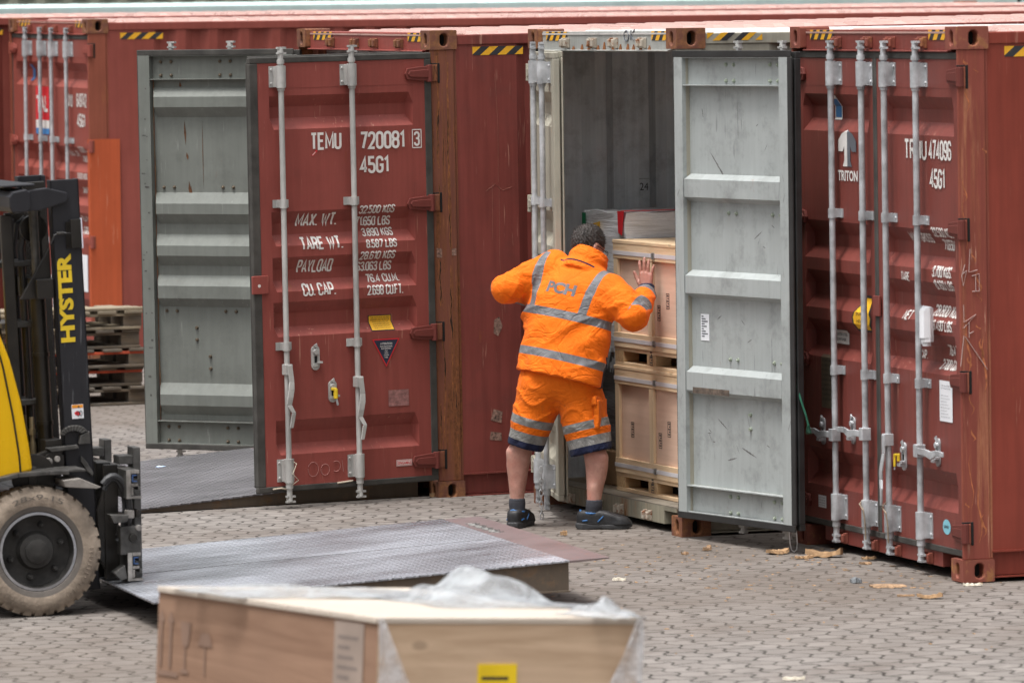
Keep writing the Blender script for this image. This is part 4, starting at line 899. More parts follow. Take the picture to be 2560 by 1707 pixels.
# ------------------------------------------------------------------ forklift
FA = .335; fx = (math.cos(FA), math.sin(FA)); FM = rotm(*fx); FM[0][3], FM[1][3] = -2.405, 28.53
fk = thing('forklift', FM, 'yellow and black forklift truck carrying the steel ramp on its forks', 'forklift')
def wheel(cx, y0, r, wd, near=1, detail=True):
    rr = r; sg = 1 if near else -1
    f = lambda rad, a, h: (cx+rad*math.cos(a), y0+sg*h, r+rad*math.sin(a))
    tyre = MB()
    prof_ = [(rr*.60, .03), (rr*.62, .014), (rr*.70, .004), (rr*.80, .0), (rr*.885, .005), (rr*.935, .016), (rr*.975, .036), (rr*.978, wd-.036), (rr*.93, wd-.012), (rr*.6, wd-.01)]
    tyre.lathe(prof_, f, 64, [1, 1, 0, 0, 0, 0, 0, 0, 0])
    n = 34
    for i in range(n):       # tread blocks, notched shoulder
        a0, a1 = 2*math.pi*(i+.12)/n, 2*math.pi*(i+.80)/n
        P = lambda rad, a, h: f(rad, a, h)
        q = [P(rr*.92, a0, .012), P(rr*.92, a1, .012), P(rr*.965, a1, wd*.45), P(rr*.965, a0, wd*.45)]; q2 = [P(rr*.995, a0, .026), P(rr*.995, a1, .026), P(rr, a1, wd*.45), P(rr, a0, wd*.45)]
        tyre.hexa(q, q2, 0)
        q = [P(rr*.965, a0+.07, wd*.55), P(rr*.965, a1+.07, wd*.55), P(rr*.93, a1+.07, wd-.01), P(rr*.93, a0+.07, wd-.01)]; q2 = [P(rr, a0+.07, wd*.55), P(rr, a1+.07, wd*.55), P(rr*.99, a1+.07, wd-.02), P(rr*.99, a0+.07, wd-.02)]
        tyre.hexa(q, q2, 0)
    w = bpy.data.objects.new('wheel', None); COL.objects.link(w); w.parent = fk
    to = tyre.build('tyre', [M['tyre'], M['tyredk']], w, smooth=True)
    if detail:
        v_, f_ = text_mesh('28x9-15', .0); mb = MB(); ang0 = math.radians(62); R0 = rr*.80
        for i_, (va, ang, ww) in enumerate(((v_, 118, 56),)):
            P = []
            for px, pz in va: a = math.radians(ang-ww*px); rad = R0+.026*pz; P.append((cx+rad*math.cos(a), y0-.0022, r+rad*math.sin(a)))
            mb.add(P, f_)
        v2_, f2_ = text_mesh('IIIIII  IIIIII', .02); P = []
        for px, pz in v2_: a = math.radians(-60+60*px); rad = R0+.030-.022*pz; P.append((cx+rad*math.cos(a), y0-.0022, r+rad*math.sin(a)))
        mb.build('tyre_lettering', M['tyredk'], w, recalc=False)
        mb = MB()
        for i in range(14): a = math.radians(-58+4.6*i); mb.box(0, 0, 0, 0, 0, 0) if False else mb.tube([f(rr*.79, a, .0), f(rr*.86, a, .001)], .0022, 4)
        mb.build('tyre_ribs', M['tyre'], w)
    mb = MB()
    mb.lathe([(rr*.605, .03), (rr*.605, .018), (rr*.565, .016), (rr*.56, .04), (rr*.53, .075), (rr*.36, .09), (rr*.30, .085), (rr*.27, .06), (rr*.26, .045), (rr*.19, .040), (rr*.185, .03), (rr*.15, .026), (.002, .026)], f, 48, [1, 1, 0]+[0]*9)
    for i in range(6):
        a = 2*math.pi*(i+.28)/6; mb.cyl(f(rr*.41, a, .088), f(rr*.41, a, .055), .017, .014, 8, 0); mb.cyl(f(rr*.41, a, .057), f(rr*.41, a, .04), .010, .009, 6, 0)
    mb.build('rim', [M['rim'], M['rimedge']], w, smooth=True)
    return w
wheel(.0, .0, .331, .21); wheel(.0, 1.19, .331, .21, 0, False)
wheel(-1.55, .10, .27, .17, 1, False); wheel(-1.55, 1.09, .27, .17, 0, False)
# mast, tilted a little back
TI = .036
def mt(p, piv=(.25, .20)):
    x, y, z = p; c, s_ = math.cos(-TI), math.sin(-TI); dx, dz = x-piv[0], z-piv[1]
    return (piv[0]+c*dx+s_*dz+.03, y, piv[1]-s_*dx+c*dz)
for y0, y1, yi in ((.225, .24, .30), (.945, .96, .89)):
    ya, yb = sorted((y0 if y0 < .5 else y1, yi))
    mb = MB(mt); mb.box(.196, .344, y0, y1, .10, 2.20)
    mb.box(.332, .344, min(ya, y0), yb, .10, 2.20); mb.box(.196, .206, min(ya, y0), yb, .10, 2.20); mb.build('mast_rail', M['fblack'], fk, bevel=.004)
    mb = MB(mt); s_ = 1 if y0 < .5 else -1; a, b = sorted((yi+s_*.004, yi+s_*.05)); mb.box(.21, .325, a, b, .16, 2.17); mb.build('inner_rail', M['fblackd'], fk, bevel=.004)
for y in (.37, .80):
    mb = MB(mt); mb.cyl((.135, y, .25), (.135, y, 1.64), .040, n=16); mb.cyl((.135, y, 1.64), (.135, y, 1.69), .048, n=16); mb.cyl((.135, y, 1.69), (.135, y, 2.08), .024, n=12, m=1)
    for z in (.55, .95, 1.3): mb.cyl((.135, y, z), (.135, y, z+.02), .045, n=16)
    mb.build('lift_cylinder', [M['fblackd'], M['fgrey']], fk, smooth=True)
mb = MB(mt)      # rounded crosshead with tapering end
mb.prism([(.02, 2.075), (.03, 2.05), (.16, 2.05), (.30, 2.085), (.315, 2.11), (.305, 2.135), (.20, 2.165), (.06, 2.155), (.03, 2.14)], lambda x, z: (x-.03, .200, z), lambda x, z: (x-.03, .224, z))
mb.prism([(.02, 2.08), (.03, 2.05), (.11, 2.05), (.13, 2.07), (.13, 2.15), (.11, 2.165), (.04, 2.155), (.02, 2.13)], lambda x, z: (x-.06, .15, z), lambda x, z: (x-.06, 1.02, z))
mb.prism([(.0, 2.176), (.17, 2.176), (.17, 2.190), (.0, 2.190)], lambda x, z: (x-.06, .20, z), lambda x, z: (x-.06, .98, z))
mb.build('crosshead', M['fblack'], fk, bevel=.008)
mb = MB(mt)
for z in (1.60, .78): mb.box(.10, .19, .24, .945, z, z+.10)
mb.prism([(.02, 1.60), (.19, 1.60), (.19, 1.86), (.15, 1.80)], lambda x, z: (x, .285, z), lambda x, z: (x, .31, z)); mb.build('mast_brace', M['fblackd'], fk, split=True, bevel=.004)
for y in (.46, .52, .66, .74):
    mb = MB(mt); xo = .10 if y > .5 else .09; mb.tube([(xo, y, .45), (xo, y, 1.2), (xo, y, 1.85), (xo+.02, y, 1.97), (xo+.05, y, 2.0), (xo+.07, y, 1.94)], .014 if y != .52 else .019, 8); mb.build('mast_hose', M['hose'], fk, smooth=True)
for y in (.43, .60, .76):
    mb = MB(mt); mb.box(.165, .185, y-.012, y+.012, .3, 2.04)
    for i in range(58): z = .32+.03*i; mb.box(.160, .164, y-.014, y+.014, z, z+.016)
    mb.build('lift_chain', M['fblackd'], fk)
for y in (.45, .74):
    mb = MB(mt); mb.cyl((.15, y-.018, 1.95), (.15, y+.018, 1.95), .07, n=20); mb.cyl((.15, y-.025, 1.95), (.15, y+.025, 1.95), .018, n=10, m=1); mb.build('chain_sheave', [M['fblackd'], M['fworn']], fk, smooth=True)
for y in (.40, .56):
    mb = MB(mt); mb.cyl((.075, y, .86), (.075, y, .99), .013, n=10); mb.cyl((.075, y, .90), (.075, y, .93), .019, n=6); mb.cyl((.075, y, .80), (.075, y, .86), .017, n=10); mb.build('hose_coupling', flat('brass_fitting', (.34, .28, .18), .4, .6), fk, smooth=True)
for x_, y, z0, r_ in ((.02, .50, .72, .012), (-.015, .58, .75, .010), (-.05, .70, .72, .013), (.05, .62, .6, .016)):
    mb = MB(mt); mb.tube([(x_+.03, y, z0), (x_, y, 1.1), (x_-.01, y, 1.6), (x_+.03, y, 2.0)], r_, 7); mb.build('mast_hose', M['hose'], fk, smooth=True)
mb = MB(mt); mb.box(-.04, .02, .36, .39, .4, 2.03); mb.box(.045, .075, .60, .64, .4, 2.03); mb.build('hose_guide', M['fblackd'], fk, split=True, bevel=.004)
for z in (1.05, 1.45, 1.76):
    mb = MB(mt); mb.box(-.05, .13, .42, .70, z, z+.03); mb.build('hose_clamp', M['fgrey'], fk, bevel=.004)
# printing and fittings on the side plate
v, f = text_mesh('HYSTER', .045); mb = MB(mt); mb.add([(.283-.076*p[1], .2225, 1.372+.452*p[0]) for p in v], f); mb.build('maker_lettering', M['fyel_print'], fk, recalc=False)
mb = MB(mt); mb.box(.285, .340, .205, .2245, 1.85, 1.995); mb.box(.340, .346, .203, .224, 1.845, 2.0, 1)
for i in range(5): mb.box(.262+i*.006, .265+i*.006, .207, .2245, 1.85, 1.985)
mb.build('work_lamp', [M['fblackd'], flat('lamp_glass', (.75, .75, .85), .1, 0, .05)], fk, bevel=.002)
mb = MB(mt); mb.tube([(.29, .213, 1.925), (.23, .214, 1.93), (.20, .216, 1.92), (.185, .23, 1.88)], .005, 6); mb.cyl((.21, .213, 1.93), (.25, .213, 1.93), .008, n=8, m=1); mb.build('lamp_cable', [M['hose'], M['fgrey']], fk, smooth=True)
mb = MB(mt); mb.box(.243, .304, .2222, .2245, .980, 1.052, 0); mb.box(.2445, .3025, .2214, .2220, 1.034, 1.0505, 1); mb.prism([(.255, 1.01), (.27, 1.02), (.29, 1.005), (.28, .995), (.262, .998)], lambda x, z: (x, .2214, z), lambda x, z: (x, .2220, z), 2)
for a in (.275, .29): mb.tube([(a+.007*math.cos(t), .2214, 1.006+.013*math.sin(t)) for t in np.linspace(0, 6.28, 9)], .0018, 4, 3)
mb.prism([(.274, 1.036), (.280, 1.047), (.286, 1.036)], lambda x, z: (x, .2206, z), lambda x, z: (x, .2212, z), 3)
mb.build('warning_sticker', [M['whitepaper'], flat('orange_print', (.75, .28, .02), .5), M['redp'], M['blackp']], fk)
mb = MB(mt)      # forged hook on the side plate
th = np.linspace(R(20), R(170), 10); arc = [(.245+.075*math.cos(t), .895+.055*math.sin(t)) for t in th]+[(.245+.045*math.cos(t)-.008, .895+.026*math.sin(t)) for t in th[::-1]]
for k in range(9):
    q = [arc[k], arc[k+1], arc[-2-k], arc[-1-k]]; mb.prism(q, lambda x, z: (x, .195, z), lambda x, z: (x, .2245, z))
mb.prism([(.262, .85), (.275, .895), (.325, .915), (.325, .85)], lambda x, z: (x, .197, z), lambda x, z: (x, .2245, z)); mb.prism([(.09, .845), (.255, .850), (.265, .83), (.12, .82)], lambda x, z: (x, .19, z), lambda x, z: (x, .2245, z))
mb.prism([(.275, .79), (.30, .76), (.335, .70), (.33, .68), (.30, .71), (.27, .76)], lambda x, z: (x, .20, z), lambda x, z: (x, .2245, z)); mb.build('mast_hook', M['fgrey'], fk, bevel=.005)
mb = MB(mt); mb.cyl((.13, .20, .77), (.13, .29, .77), .055, n=16); mb.prism([(.02, .72), (.16, .72), (.19, .80), (.10, .83), (.0, .80)], lambda x, z: (x, .21, z), lambda x, z: (x, .26, z)); mb.cyl((.10, .185, .775), (.10, .22, .775), .020, n=10, m=1); mb.cyl((.145, .185, .785), (.145, .22, .785), .016, n=10, m=1); mb.build('tilt_pivot', [M['fblackd'], M['fworn']], fk, bevel=.003)
mb = MB(); mb.cyl((.02, .15, .70), (.02, .17, .70), .115, n=24); mb.box(-.01, .03, .140, .152, .65, .75, 1); mb.build('brake_disc_cover', [M['fblackd'], M['fgrey']], fk, bevel=.003)
# yellow cowl
cowl = [(-0.620, .70), (-0.620, 1.62), (-0.273, 1.62), (-0.188, 1.50), (-0.113, 1.30), (-0.058, 1.08), (-0.023, .87), (-0.006, .735), (-0.038, .725), (-0.138, .70), (-0.268, .655), (-0.388, .60)]
mb = MB(); mb.prism(cowl, lambda x, z: (x, .055, z), lambda x, z: (x, 1.10, z)); mb.build('cowl', M['fyellow'], fk, bevel=.02)
mb = MB(); mb.tube([(-.193, .055, 1.42), (-.153, .052, 1.26), (-.108, .052, 1.02), (-.080, .052, .82), (-.073, .055, .72)], .005, 6); mb.build('cowl_seam', M['fblackd'], fk)
mb = MB(); arc = [(-.42, .58), (-.33, .645), (-.21, .69), (-.10, .712), (.06, .718), (.165, .715)]
for (a, b), (c, d_) in zip(arc, arc[1:]): mb.hexa([(a, -.005, b), (c, -.005, d_), (c, .24, d_), (a, .24, b)], [(a, -.005, b+.022), (c, -.005, d_+.022), (c, .24, d_+.022), (a, .24, b+.022)])
mb.prism([(.09, .742), (.25, .742), (.255, .728), (.06, .728)], lambda x, z: (x, .0, z), lambda x, z: (x, .2, z))
mb.build('mudguard', M['fgrey'], fk, bevel=.004)
mb = MB(); mb.prism([(.125, .690), (.215, .697), (.325, .648), (.30, .640), (.135, .655)], lambda x, z: (x, -.03, z), lambda x, z: (x, .19, z)); mb.build('mast_step', flat('dusty_step_plate', (.22, .20, .18), .6, .1, .4, 10, .1), fk, bevel=.004)
mb = MB(); mb.box(.0, .22, .24, .95, .28, .62); mb.box(-.1, .12, .21, .98, .26, .42); mb.box(-1.9, .0, .25, .94, .30, .62); mb.build('chassis', M['fblackd'], fk, bevel=.01)
mb = MB(); mb.prism([(-2.15, .32), (-2.2, .6), (-2.1, 1.25), (-1.75, 1.32), (-1.72, .9), (-1.3, .62), (-1.3, .32)], lambda x, z: (x, .06, z), lambda x, z: (x, 1.13, z)); mb.build('counterweight', M['fyellow'], fk, bevel=.04)
mb = MB(); mb.box(-1.5, -.9, .35, .85, .9, 1.0); mb.box(-1.5, -1.38, .35, .85, 1.0, 1.5); mb.build('seat', M['fblackd'], fk, bevel=.03)
mb = MB()
for y in (.10, 1.09): mb.tube([(-.45, y, 1.60), (-.62, y, 2.15), (-1.6, y, 2.2), (-1.85, y, 1.3)], .035, 8)
for i in range(6): mb.tube([(-.7-.16*i, .10, 2.17), (-.7-.16*i, 1.09, 2.17)], .02, 6)
mb.build('overhead_guard', M['fblack'], fk, smooth=True)
for k_, y in enumerate((.30, .86)):
    mb = MB(); mb.tube([(-.05, y, .9), (-.12, y, 1.3), (-.19, y, 1.7), (-.22, y, 1.95)], .014, 7); mb.build('mast_hose', M['hose'], fk, smooth=True)
# carriage
hookp = lambda zb: [(0, zb), (.085, zb), (.085, zb+.035), (.055, zb+.035), (.055, zb+.015), (.035, zb+.015), (.035, zb+.062), (.055, zb+.062), (.055, zb+.045), (.098, zb+.045), (.098, zb+.10), (.06, zb+.10), (.06, zb+.145), (0, zb+.145)]
for zb in (.575, .155):
    mb = MB(); xs = .475; pl = [(0, zb), (.055, zb), (.055, zb+.012), (.03, zb+.012), (.03, zb+.058), (.055, zb+.058), (.055, zb+.072), (.03, zb+.072)]
    # bar cross-section built from boxes, so its worn hooked end reads
    for a, b, c, d_ in ((0, .026, zb, zb+.145), (.026, .075, zb, zb+.014), (.026, .062, zb+.060, zb+.078), (.062, .075, zb+.042, zb+.060), (.026, .070, zb+.125, zb+.145), (.058, .070, zb+.100, zb+.125)): mb.box(xs+a, xs+b, .045, 1.16, c, d_, 0)
    mb.box(xs+.026, xs+.036, .042, .05, zb+.016, zb+.058, 1); mb.box(xs-.001, xs+.078, .0425, .0445, zb+.0, zb+.012, 1); mb.box(xs+.0, xs+.024, .0425, .0445, zb+.012, zb+.145, 1); mb.box(xs+.026, xs+.06, .0425, .0445, zb+.062, zb+.076, 1); mb.box(xs+.026, xs+.068, .0425, .0445, zb+.128, zb+.145, 1)
    for a, b, c, d_ in ((.030, .036, zb+.085, zb+.122), (.036, .056, zb+.085, zb+.091), (.036, .056, zb+.116, zb+.122)): mb.box(xs+a, xs+b, .041, .05, c, d_, 2)
    mb.build('carriage_bar', [M['fgrey'], M['fworn'], flat('blue_wear_pad', (.03, .07, .18), .6)], fk, bevel=.002)
for y in (.20, .34, .86, 1.0):
    mb = MB(); mb.box(.40, .474, y, y+.03, .15, .74); mb.prism([(.36, .50), (.40, .62), (.40, .2), (.37, .26)], lambda x, z: (x, y, z), lambda x, z: (x, y+.03, z)); mb.build('carriage_plate', M['fblackd'], fk, bevel=.004)
mb = MB(); mb.tube([(.42+.085*math.cos(t), .10, .52+.17*math.sin(t)) for t in np.linspace(R(130), R(-80), 14)], .017, 8); mb.tube([(.43+.06*math.cos(t), .14, .52+.15*math.sin(t)) for t in np.linspace(R(140), R(-70), 14)], .013, 8); mb.build('carriage_hose', M['hose'], fk, smooth=True)
mb = MB(); mb.box(.44, .55, .05, .12, .29, .435); mb.cyl((.505, .035, .375), (.505, .06, .375), .022, n=12, m=1); mb.cyl((.535, .035, .425), (.535, .06, .425), .016, n=12, m=2); mb.prism([(.40, .20), (.46, .24), (.47, .17), (.44, .16)], lambda x, z: (x, .04, z), lambda x, z: (x, .12, z)); mb.prism([(.38, .50), (.48, .495), (.47, .46), (.40, .455)], lambda x, z: (x, .02, z), lambda x, z: (x, .1, z), 3)
mb.box(.475, .515, .045, .10, .475, .515, 2); mb.box(.525, .545, .05, .10, .475, .52, 1); mb.build('side_shift_block', [M['fgrey'], M['fblackd'], M['fworn'], M['fgrey']], fk, bevel=.004)
for y in (.24, .80):
    mb = MB(); mb.box(.566, .606, y, y+.11, .06, .82); mb.box(.49, .566, y, y+.11, .735, .78); mb.build('fork_shank', M['fgrey'], fk, bevel=.005)
    mb = MB(); mb.hexa([(.566, y, .060), (1.72, y+.02, .082), (1.72, y+.09, .082), (.566, y+.11, .060)], [(.566, y, .0995), (1.72, y+.02, .094), (1.72, y+.09, .094), (.566, y+.11, .0995)]); mb.build('fork_blade', M['fgrey'], fk, bevel=.003)

# ------------------------------------------------------------------ pallets by the patched container
PM = rotm(math.cos(.3585), math.sin(.3585)); PM[0][3], PM[1][3] = -2.80, 43.13
PL = ['topmost pale weathered pallet of the stack behind the forklift', 'second pallet from the top of the stack, boards splintered', 'middle pallet of the stack with red-painted stringer', 'second pallet from the ground with red-painted edge', 'lowest weathered pallet of the stack with a broken corner block']
for k in range(5):
    rr = random.Random(50+k); z0 = .144*(4-k); dx, dy, da = rr.uniform(-.05, .02), rr.uniform(-.02, .03), rr.uniform(-.012, .012)
    t = thing('timber_pallet', PM @ Matrix.Translation((dx, dy, z0)) @ Matrix.Rotation(da, 4, 'Z'), PL[k], 'pallet', 'pallets stacked behind the forklift')
    mt_ = M['oldpale'] if k < 1 else M['old']
    for y in (.02, .35, .68):
        mb = MB()
        for x in (-1.2, -.67, -.145): mb.box(x, x+.145, y, y+.1, .022, .10)
        mb.build('block', M['old'], t, bevel=.004, split=True)
        mb = MB(); mb.box(-1.2, 0, y, y+.1, .1005, .121); mb.build('stringer', M['oldred'] if (k in (2, 3) and y < .1) else mt_, t, bevel=.003)
    for i in range(6): mb = MB(); a = -1.2+i*.212; e = rr.uniform(-.03, .02); mb.box(a, a+.14, -.015+e, .81+e, .1215, .1425); mb.build('deck_board', mt_, t, bevel=.003)
    for y in (.0, .33, .68): mb = MB(); mb.box(-1.2-rr.uniform(0, .03), .0+rr.uniform(-.02, .02), y, y+.12, .001, .0215); mb.build('skid_board', mt_, t, bevel=.003)
# long boards lying on top of the stack
t = thing('loose_boards', PM @ Matrix.Translation((0, 0, .7205)), 'loose pale boards laid flat over the pallet stack', 'boards')
for i in range(3): mb = MB(); mb.box(-1.26, .02-.03*i, .0+.09*i, .08+.09*i, .0+.0005, .022); mb.build('board', M['oldpale'], t, bevel=.003)

# ------------------------------------------------------------------ tilted crate in the foreground
psi = .52; KM = rotm(math.cos(psi), math.sin(psi)); KM[0][3], KM[1][3], KM[2][3] = -.488, 19.97, .93
KM = KM @ Matrix.Rotation(R(4.1), 4, 'Y') @ Matrix.Rotation(R(-1.2), 4, 'X')
kc = thing('packing_crate', KM, 'large tilted plywood crate standing alone in the yard, wrapped in clear film with yellow label', 'crate')
CX, CY, CZ = 1.085, 1.75, .855
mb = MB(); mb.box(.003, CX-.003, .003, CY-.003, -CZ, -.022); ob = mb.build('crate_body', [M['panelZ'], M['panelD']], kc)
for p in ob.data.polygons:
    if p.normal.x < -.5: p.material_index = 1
mb = MB()
for i in range(5): a = i*CY/5; mb.box(-.006, CX+.006, a+.001, a+CY/5-.004, -.0215, 0)
mb.build('lid', wood('pale_lid_boards', (.58, .51, .44), (.46, .385, .31), 'x', .6), kc, bevel=.003)
mb = MB(); mb.box(-.001, -.0004, .10, .32, -.42, -.03, 0)
for i in range(9): z = -.08-.036*i; mb.box(-.0016, -.0012, .14+.03*((i*5) % 3), .29, z-.012, z, 1)
mb.build('paper_label', [flat('faded_paper', (.30, .235, .195), .8), flat('faded_print', (.20, .16, .14), .8)], kc)
mb = MB(); g = -.0008
for y in (1.62, 1.70): mb.box(g, g+.0005, y, y+.022, -.30, -.13); mb.prism([(y-.02, -.13), (y+.042, -.13), (y+.011, -.085)], lambda a, b: (g, a, b), lambda a, b: (g+.0005, a, b))
mb.box(g, g+.0005, 1.56, 1.73, -.335, -.315)
mb.prism([(1.46, -.12), (1.55, -.12), (1.53, -.21), (1.48, -.21)], lambda a, b: (g, a, b), lambda a, b: (g+.0005, a, b)); mb.box(g, g+.0005, 1.50, 1.512, -.30, -.21); mb.box(g, g+.0005, 1.475, 1.54, -.315, -.30)
mb.prism([(1.28, -.2), (1.40, -.2), (1.37, -.15), (1.31, -.15)], lambda a, b: (g, a, b), lambda a, b: (g+.0005, a, b)); mb.box(g, g+.0005, 1.335, 1.345, -.31, -.2)
for y in (1.66, 1.72): mb.box(g, g+.0005, y, y+.015, -.53, -.42)
mb.box(g, g+.0005, 1.60, 1.74, -.44, -.425); mb.build('stencil_marks', flat('stencil_ink', (.225, .14, .10), .8), kc)
mb = MB(); mb.box(.415, .575, -.0010, .0025, -.56, -.165, 0)
for i, w_ in enumerate((.11, .13, .08, .12, .10, .12, .06, .1)): z = -.21-.04*i; mb.box(.43, .43+w_, -.0016, -.0011, z-.012, z, 1)
mb.build('yellow_label', [flat('yellow_label', (.80, .56, .01), .5), M['blackp']], kc)
def film_sheet(name, poly_fn, nu, nv, mat, amp, seed, parent):
    rr = random.Random(seed); ph = [rr.uniform(0, 6) for _ in range(6)]; vs = []; fs = []
    for j in range(nv+1):
        for i in range(nu+1):
            u, v = i/nu, j/nv; p = poly_fn(u, v); w = amp*(math.sin(u*9+ph[0]+v*4)+math.sin(v*13+ph[1]-u*6)+.6*math.sin(u*23+v*19+ph[2]))
            vs.append((p[0][0]+p[1][0]*w, p[0][1]+p[1][1]*w, p[0][2]+p[1][2]*w))
    for j in range(nv):
        for i in range(nu): a = j*(nu+1)+i; fs.append((a, a+1, a+nu+2, a+nu+1))
    m_ = MB(); m_.add(vs, fs); return m_.build(name, mat, parent, smooth=True, recalc=False)
film_sheet('side_film', lambda u, v: ((v*.30*u+.005, -.012, -.0-.8*v*(.12+.88*u) if False else -.80*v), (0, -1, 0)) if False else ((u*(.02+.38*v), -.010, -.80*v), (0, -1, 0)), 10, 20, M['film'], .003, 1, kc)
film_sheet('side_film', lambda u, v: ((CX+.012-u*(.03+.36*v), -.010, -.80*v), (0, -1, 0)), 10, 20, M['film'], .004, 2, kc)
film_sheet('side_film', lambda u, v: ((CX+.012, -.010+u*CY, -.80*v), (1, 0, 0)), 16, 14, M['film'], .006, 5, kc)
def heap(name, cx, cy, rx, ry, hgt, seed, mat, sharp=1.0):
    rr = random.Random(seed); ph = [rr.uniform(0, 6) for _ in range(8)]
    def fn(u, v):
        a, b = u*2-1, v*2-1; r = min(1, math.hypot(a, b)/1.0); k = max(0, 1-r)**sharp
        x = cx+rx*a+.02*math.sin(7*b+ph[0]); y = cy+ry*b
        if sharp > 1: z = .004+hgt*(.45*math.exp(-((a+.52)/.16)**2-(b/.6)**2)+1.0*math.exp(-((a-.02)/.30)**2-((b-.1)/.55)**2)+.62*math.exp(-((a-.45)/.22)**2-((b+.1)/.5)**2))*(1-r**4)+.004*math.sin(9*a+ph[3])*k
        else: z = .004+hgt*k*(.75+.3*math.sin(a*4+ph[1]+b*2)+.2*math.sin(b*6+ph[2]-a*3))+.006*abs(math.sin(a*8+ph[3]))*(1-r*.6)
        return (x, y, z), (0, 0, 1)
    o = film_sheet(name, fn, 36, 36, mat, .0015, seed+1, None); o.matrix_world = KM; return o
o = heap('plastic_film', .42, 1.30, .48, .30, .035, 11, M['filmw'], .7); tag(o, 'low crumple of white film lying flat on the tilted crate lid', 'plastic film')
o = heap('plastic_film', .90, .92, .34, .42, .125, 24, M['filmw'], 1.5); tag(o, 'tall billow of translucent white film standing on the tilted crate lid', 'plastic film')
o = heap('plastic_film', .98, .10, .12, .14, .06, 31, M['filmw'], .8); tag(o, 'small tuft of clear film on the front corner of the film-draped tilted crate', 'plastic film')

# ------------------------------------------------------------------ the worker
def sd_cap(P, a, b, r0, r1, sx=None):
    a = np.array(a, float); b = np.array(b, float); d = b-a; t = np.clip(((P-a)@d)/(d@d), 0, 1)
    return np.linalg.norm(P-a-t[:, None]*d, axis=1)-(r0+(r1-r0)*t)
def sd_chain(P, pts, rs, k=.0):
    d = None
    for (a, ra), (b, rb) in zip(zip(pts, rs), zip(pts[1:], rs[1:])):
        e = sd_cap(P, a, b, ra, rb); d = e if d is None else smin(d, e, k) if k else np.minimum(d, e)
    return d
def sd_ell(P, c, rad, ax):
    q = (P-np.array(c))@np.array(ax).T/np.array(rad); k0 = np.linalg.norm(q, axis=1); k1 = np.linalg.norm(q/np.array(rad), axis=1)+1e-9
    return k0*(k0-1)/k1
def smin(a, b, k):
    h = np.clip(.5+.5*(b-a)/k, 0, 1); return b*(1-h)+a*h-k*h*(1-h)
def surface_nets(fn, lo, hi, res):
    lo = np.array(lo, float); n = np.ceil((np.array(hi)-lo)/res).astype(int)+1
    g = np.stack(np.meshgrid(*[lo[i]+res*np.arange(n[i]) for i in range(3)], indexing='ij'), -1)
    V = np.concatenate([fn(c) for c in np.array_split(g.reshape(-1, 3), max(1, g.size//900000))]).reshape(n)
    ins = V < 0; c8 = [(i, j, k) for i in (0, 1) for j in (0, 1) for k in (0, 1)]; m = n-1
    sub = lambda A, o: A[o[0]:o[0]+m[0], o[1]:o[1]+m[1], o[2]:o[2]+m[2]]
    cnt = sum(sub(ins, o).astype(int) for o in c8); act = (cnt > 0) & (cnt < 8)
    acc = np.zeros((*m, 3)); num = np.zeros(m)
    for a in c8:
        for ax in range(3):
            if a[ax] == 0:
                b = list(a); b[ax] = 1; va, vb = sub(V, a), sub(V, tuple(b)); cr = (va < 0) != (vb < 0)
                t = np.where(cr, va/np.where(cr, va-vb, 1), 0); p = np.zeros((*m, 3)); p[...] = a; p[..., ax] += t
                acc += np.where(cr[..., None], p, 0); num += cr
    idx = -np.ones(m, int); idx[act] = np.arange(act.sum()); ijk = np.argwhere(act)
    verts = lo+res*(ijk+acc[act]/num[act][:, None]); faces = []
    for ax in range(3):
        o1, o2 = [i for i in range(3) if i != ax]; sl = [slice(1, m[i]) for i in range(3)]; sl[ax] = slice(0, m[ax])
        A = ins[tuple(slice(sl[i].start, sl[i].stop) for i in range(3))]; s2 = list(sl); s2[ax] = slice(1, m[ax]+1); B = ins[tuple(s2)]
        for q, sgn in ((A & ~B, 1), (~A & B, 0)):
            e = np.argwhere(q); off = np.array([s_.start for s_ in sl]); e = e+off
            if not len(e): continue
            def cell(d1, d2): f_ = e.copy(); f_[:, o1] -= d1; f_[:, o2] -= d2; return idx[f_[:, 0], f_[:, 1], f_[:, 2]]
            qd = np.stack([cell(0, 0), cell(1, 0), cell(1, 1), cell(0, 1)], 1); flip = (sgn == 1) ^ (ax == 1)
            faces.append(qd if flip else qd[:, ::-1])
    return verts, np.concatenate(faces)
def np_mesh(name, parts, mat, parent, attrs=None, smooth=True):
    vs = np.concatenate([p[0] for p in parts]); k = 0; fs = []
    for v_, f_ in parts: fs += (f_+k).tolist(); k += len(v_)
    me = bpy.data.meshes.new(name); me.from_pydata(vs.tolist(), [], fs)
    bm = bmesh.new(); bm.from_mesh(me); bmesh.ops.recalc_face_normals(bm, faces=bm.faces); bm.to_mesh(me); bm.free()
    for m_ in (mat if isinstance(mat, list) else [mat]): me.materials.append(m_)
    if smooth: me.polygons.foreach_set('use_smooth', [True]*len(me.polygons))
    for nm, fn in (attrs or {}).items():
        a = me.attributes.new(nm, 'FLOAT', 'POINT'); a.data.foreach_set('value', np.ascontiguousarray(fn(vs), dtype=np.float32))
    o = bpy.data.objects.new(name, me); COL.objects.link(o); o.parent = parent; return o
nrm = lambda v: np.array(v, float)/np.linalg.norm(v)
WO = np.array((.27, 32.82, 0))
wk = thing('person', Matrix.Translation(WO), 'worker in orange high-visibility jacket and shorts, back turned, pushing a crate with one hand', 'person')
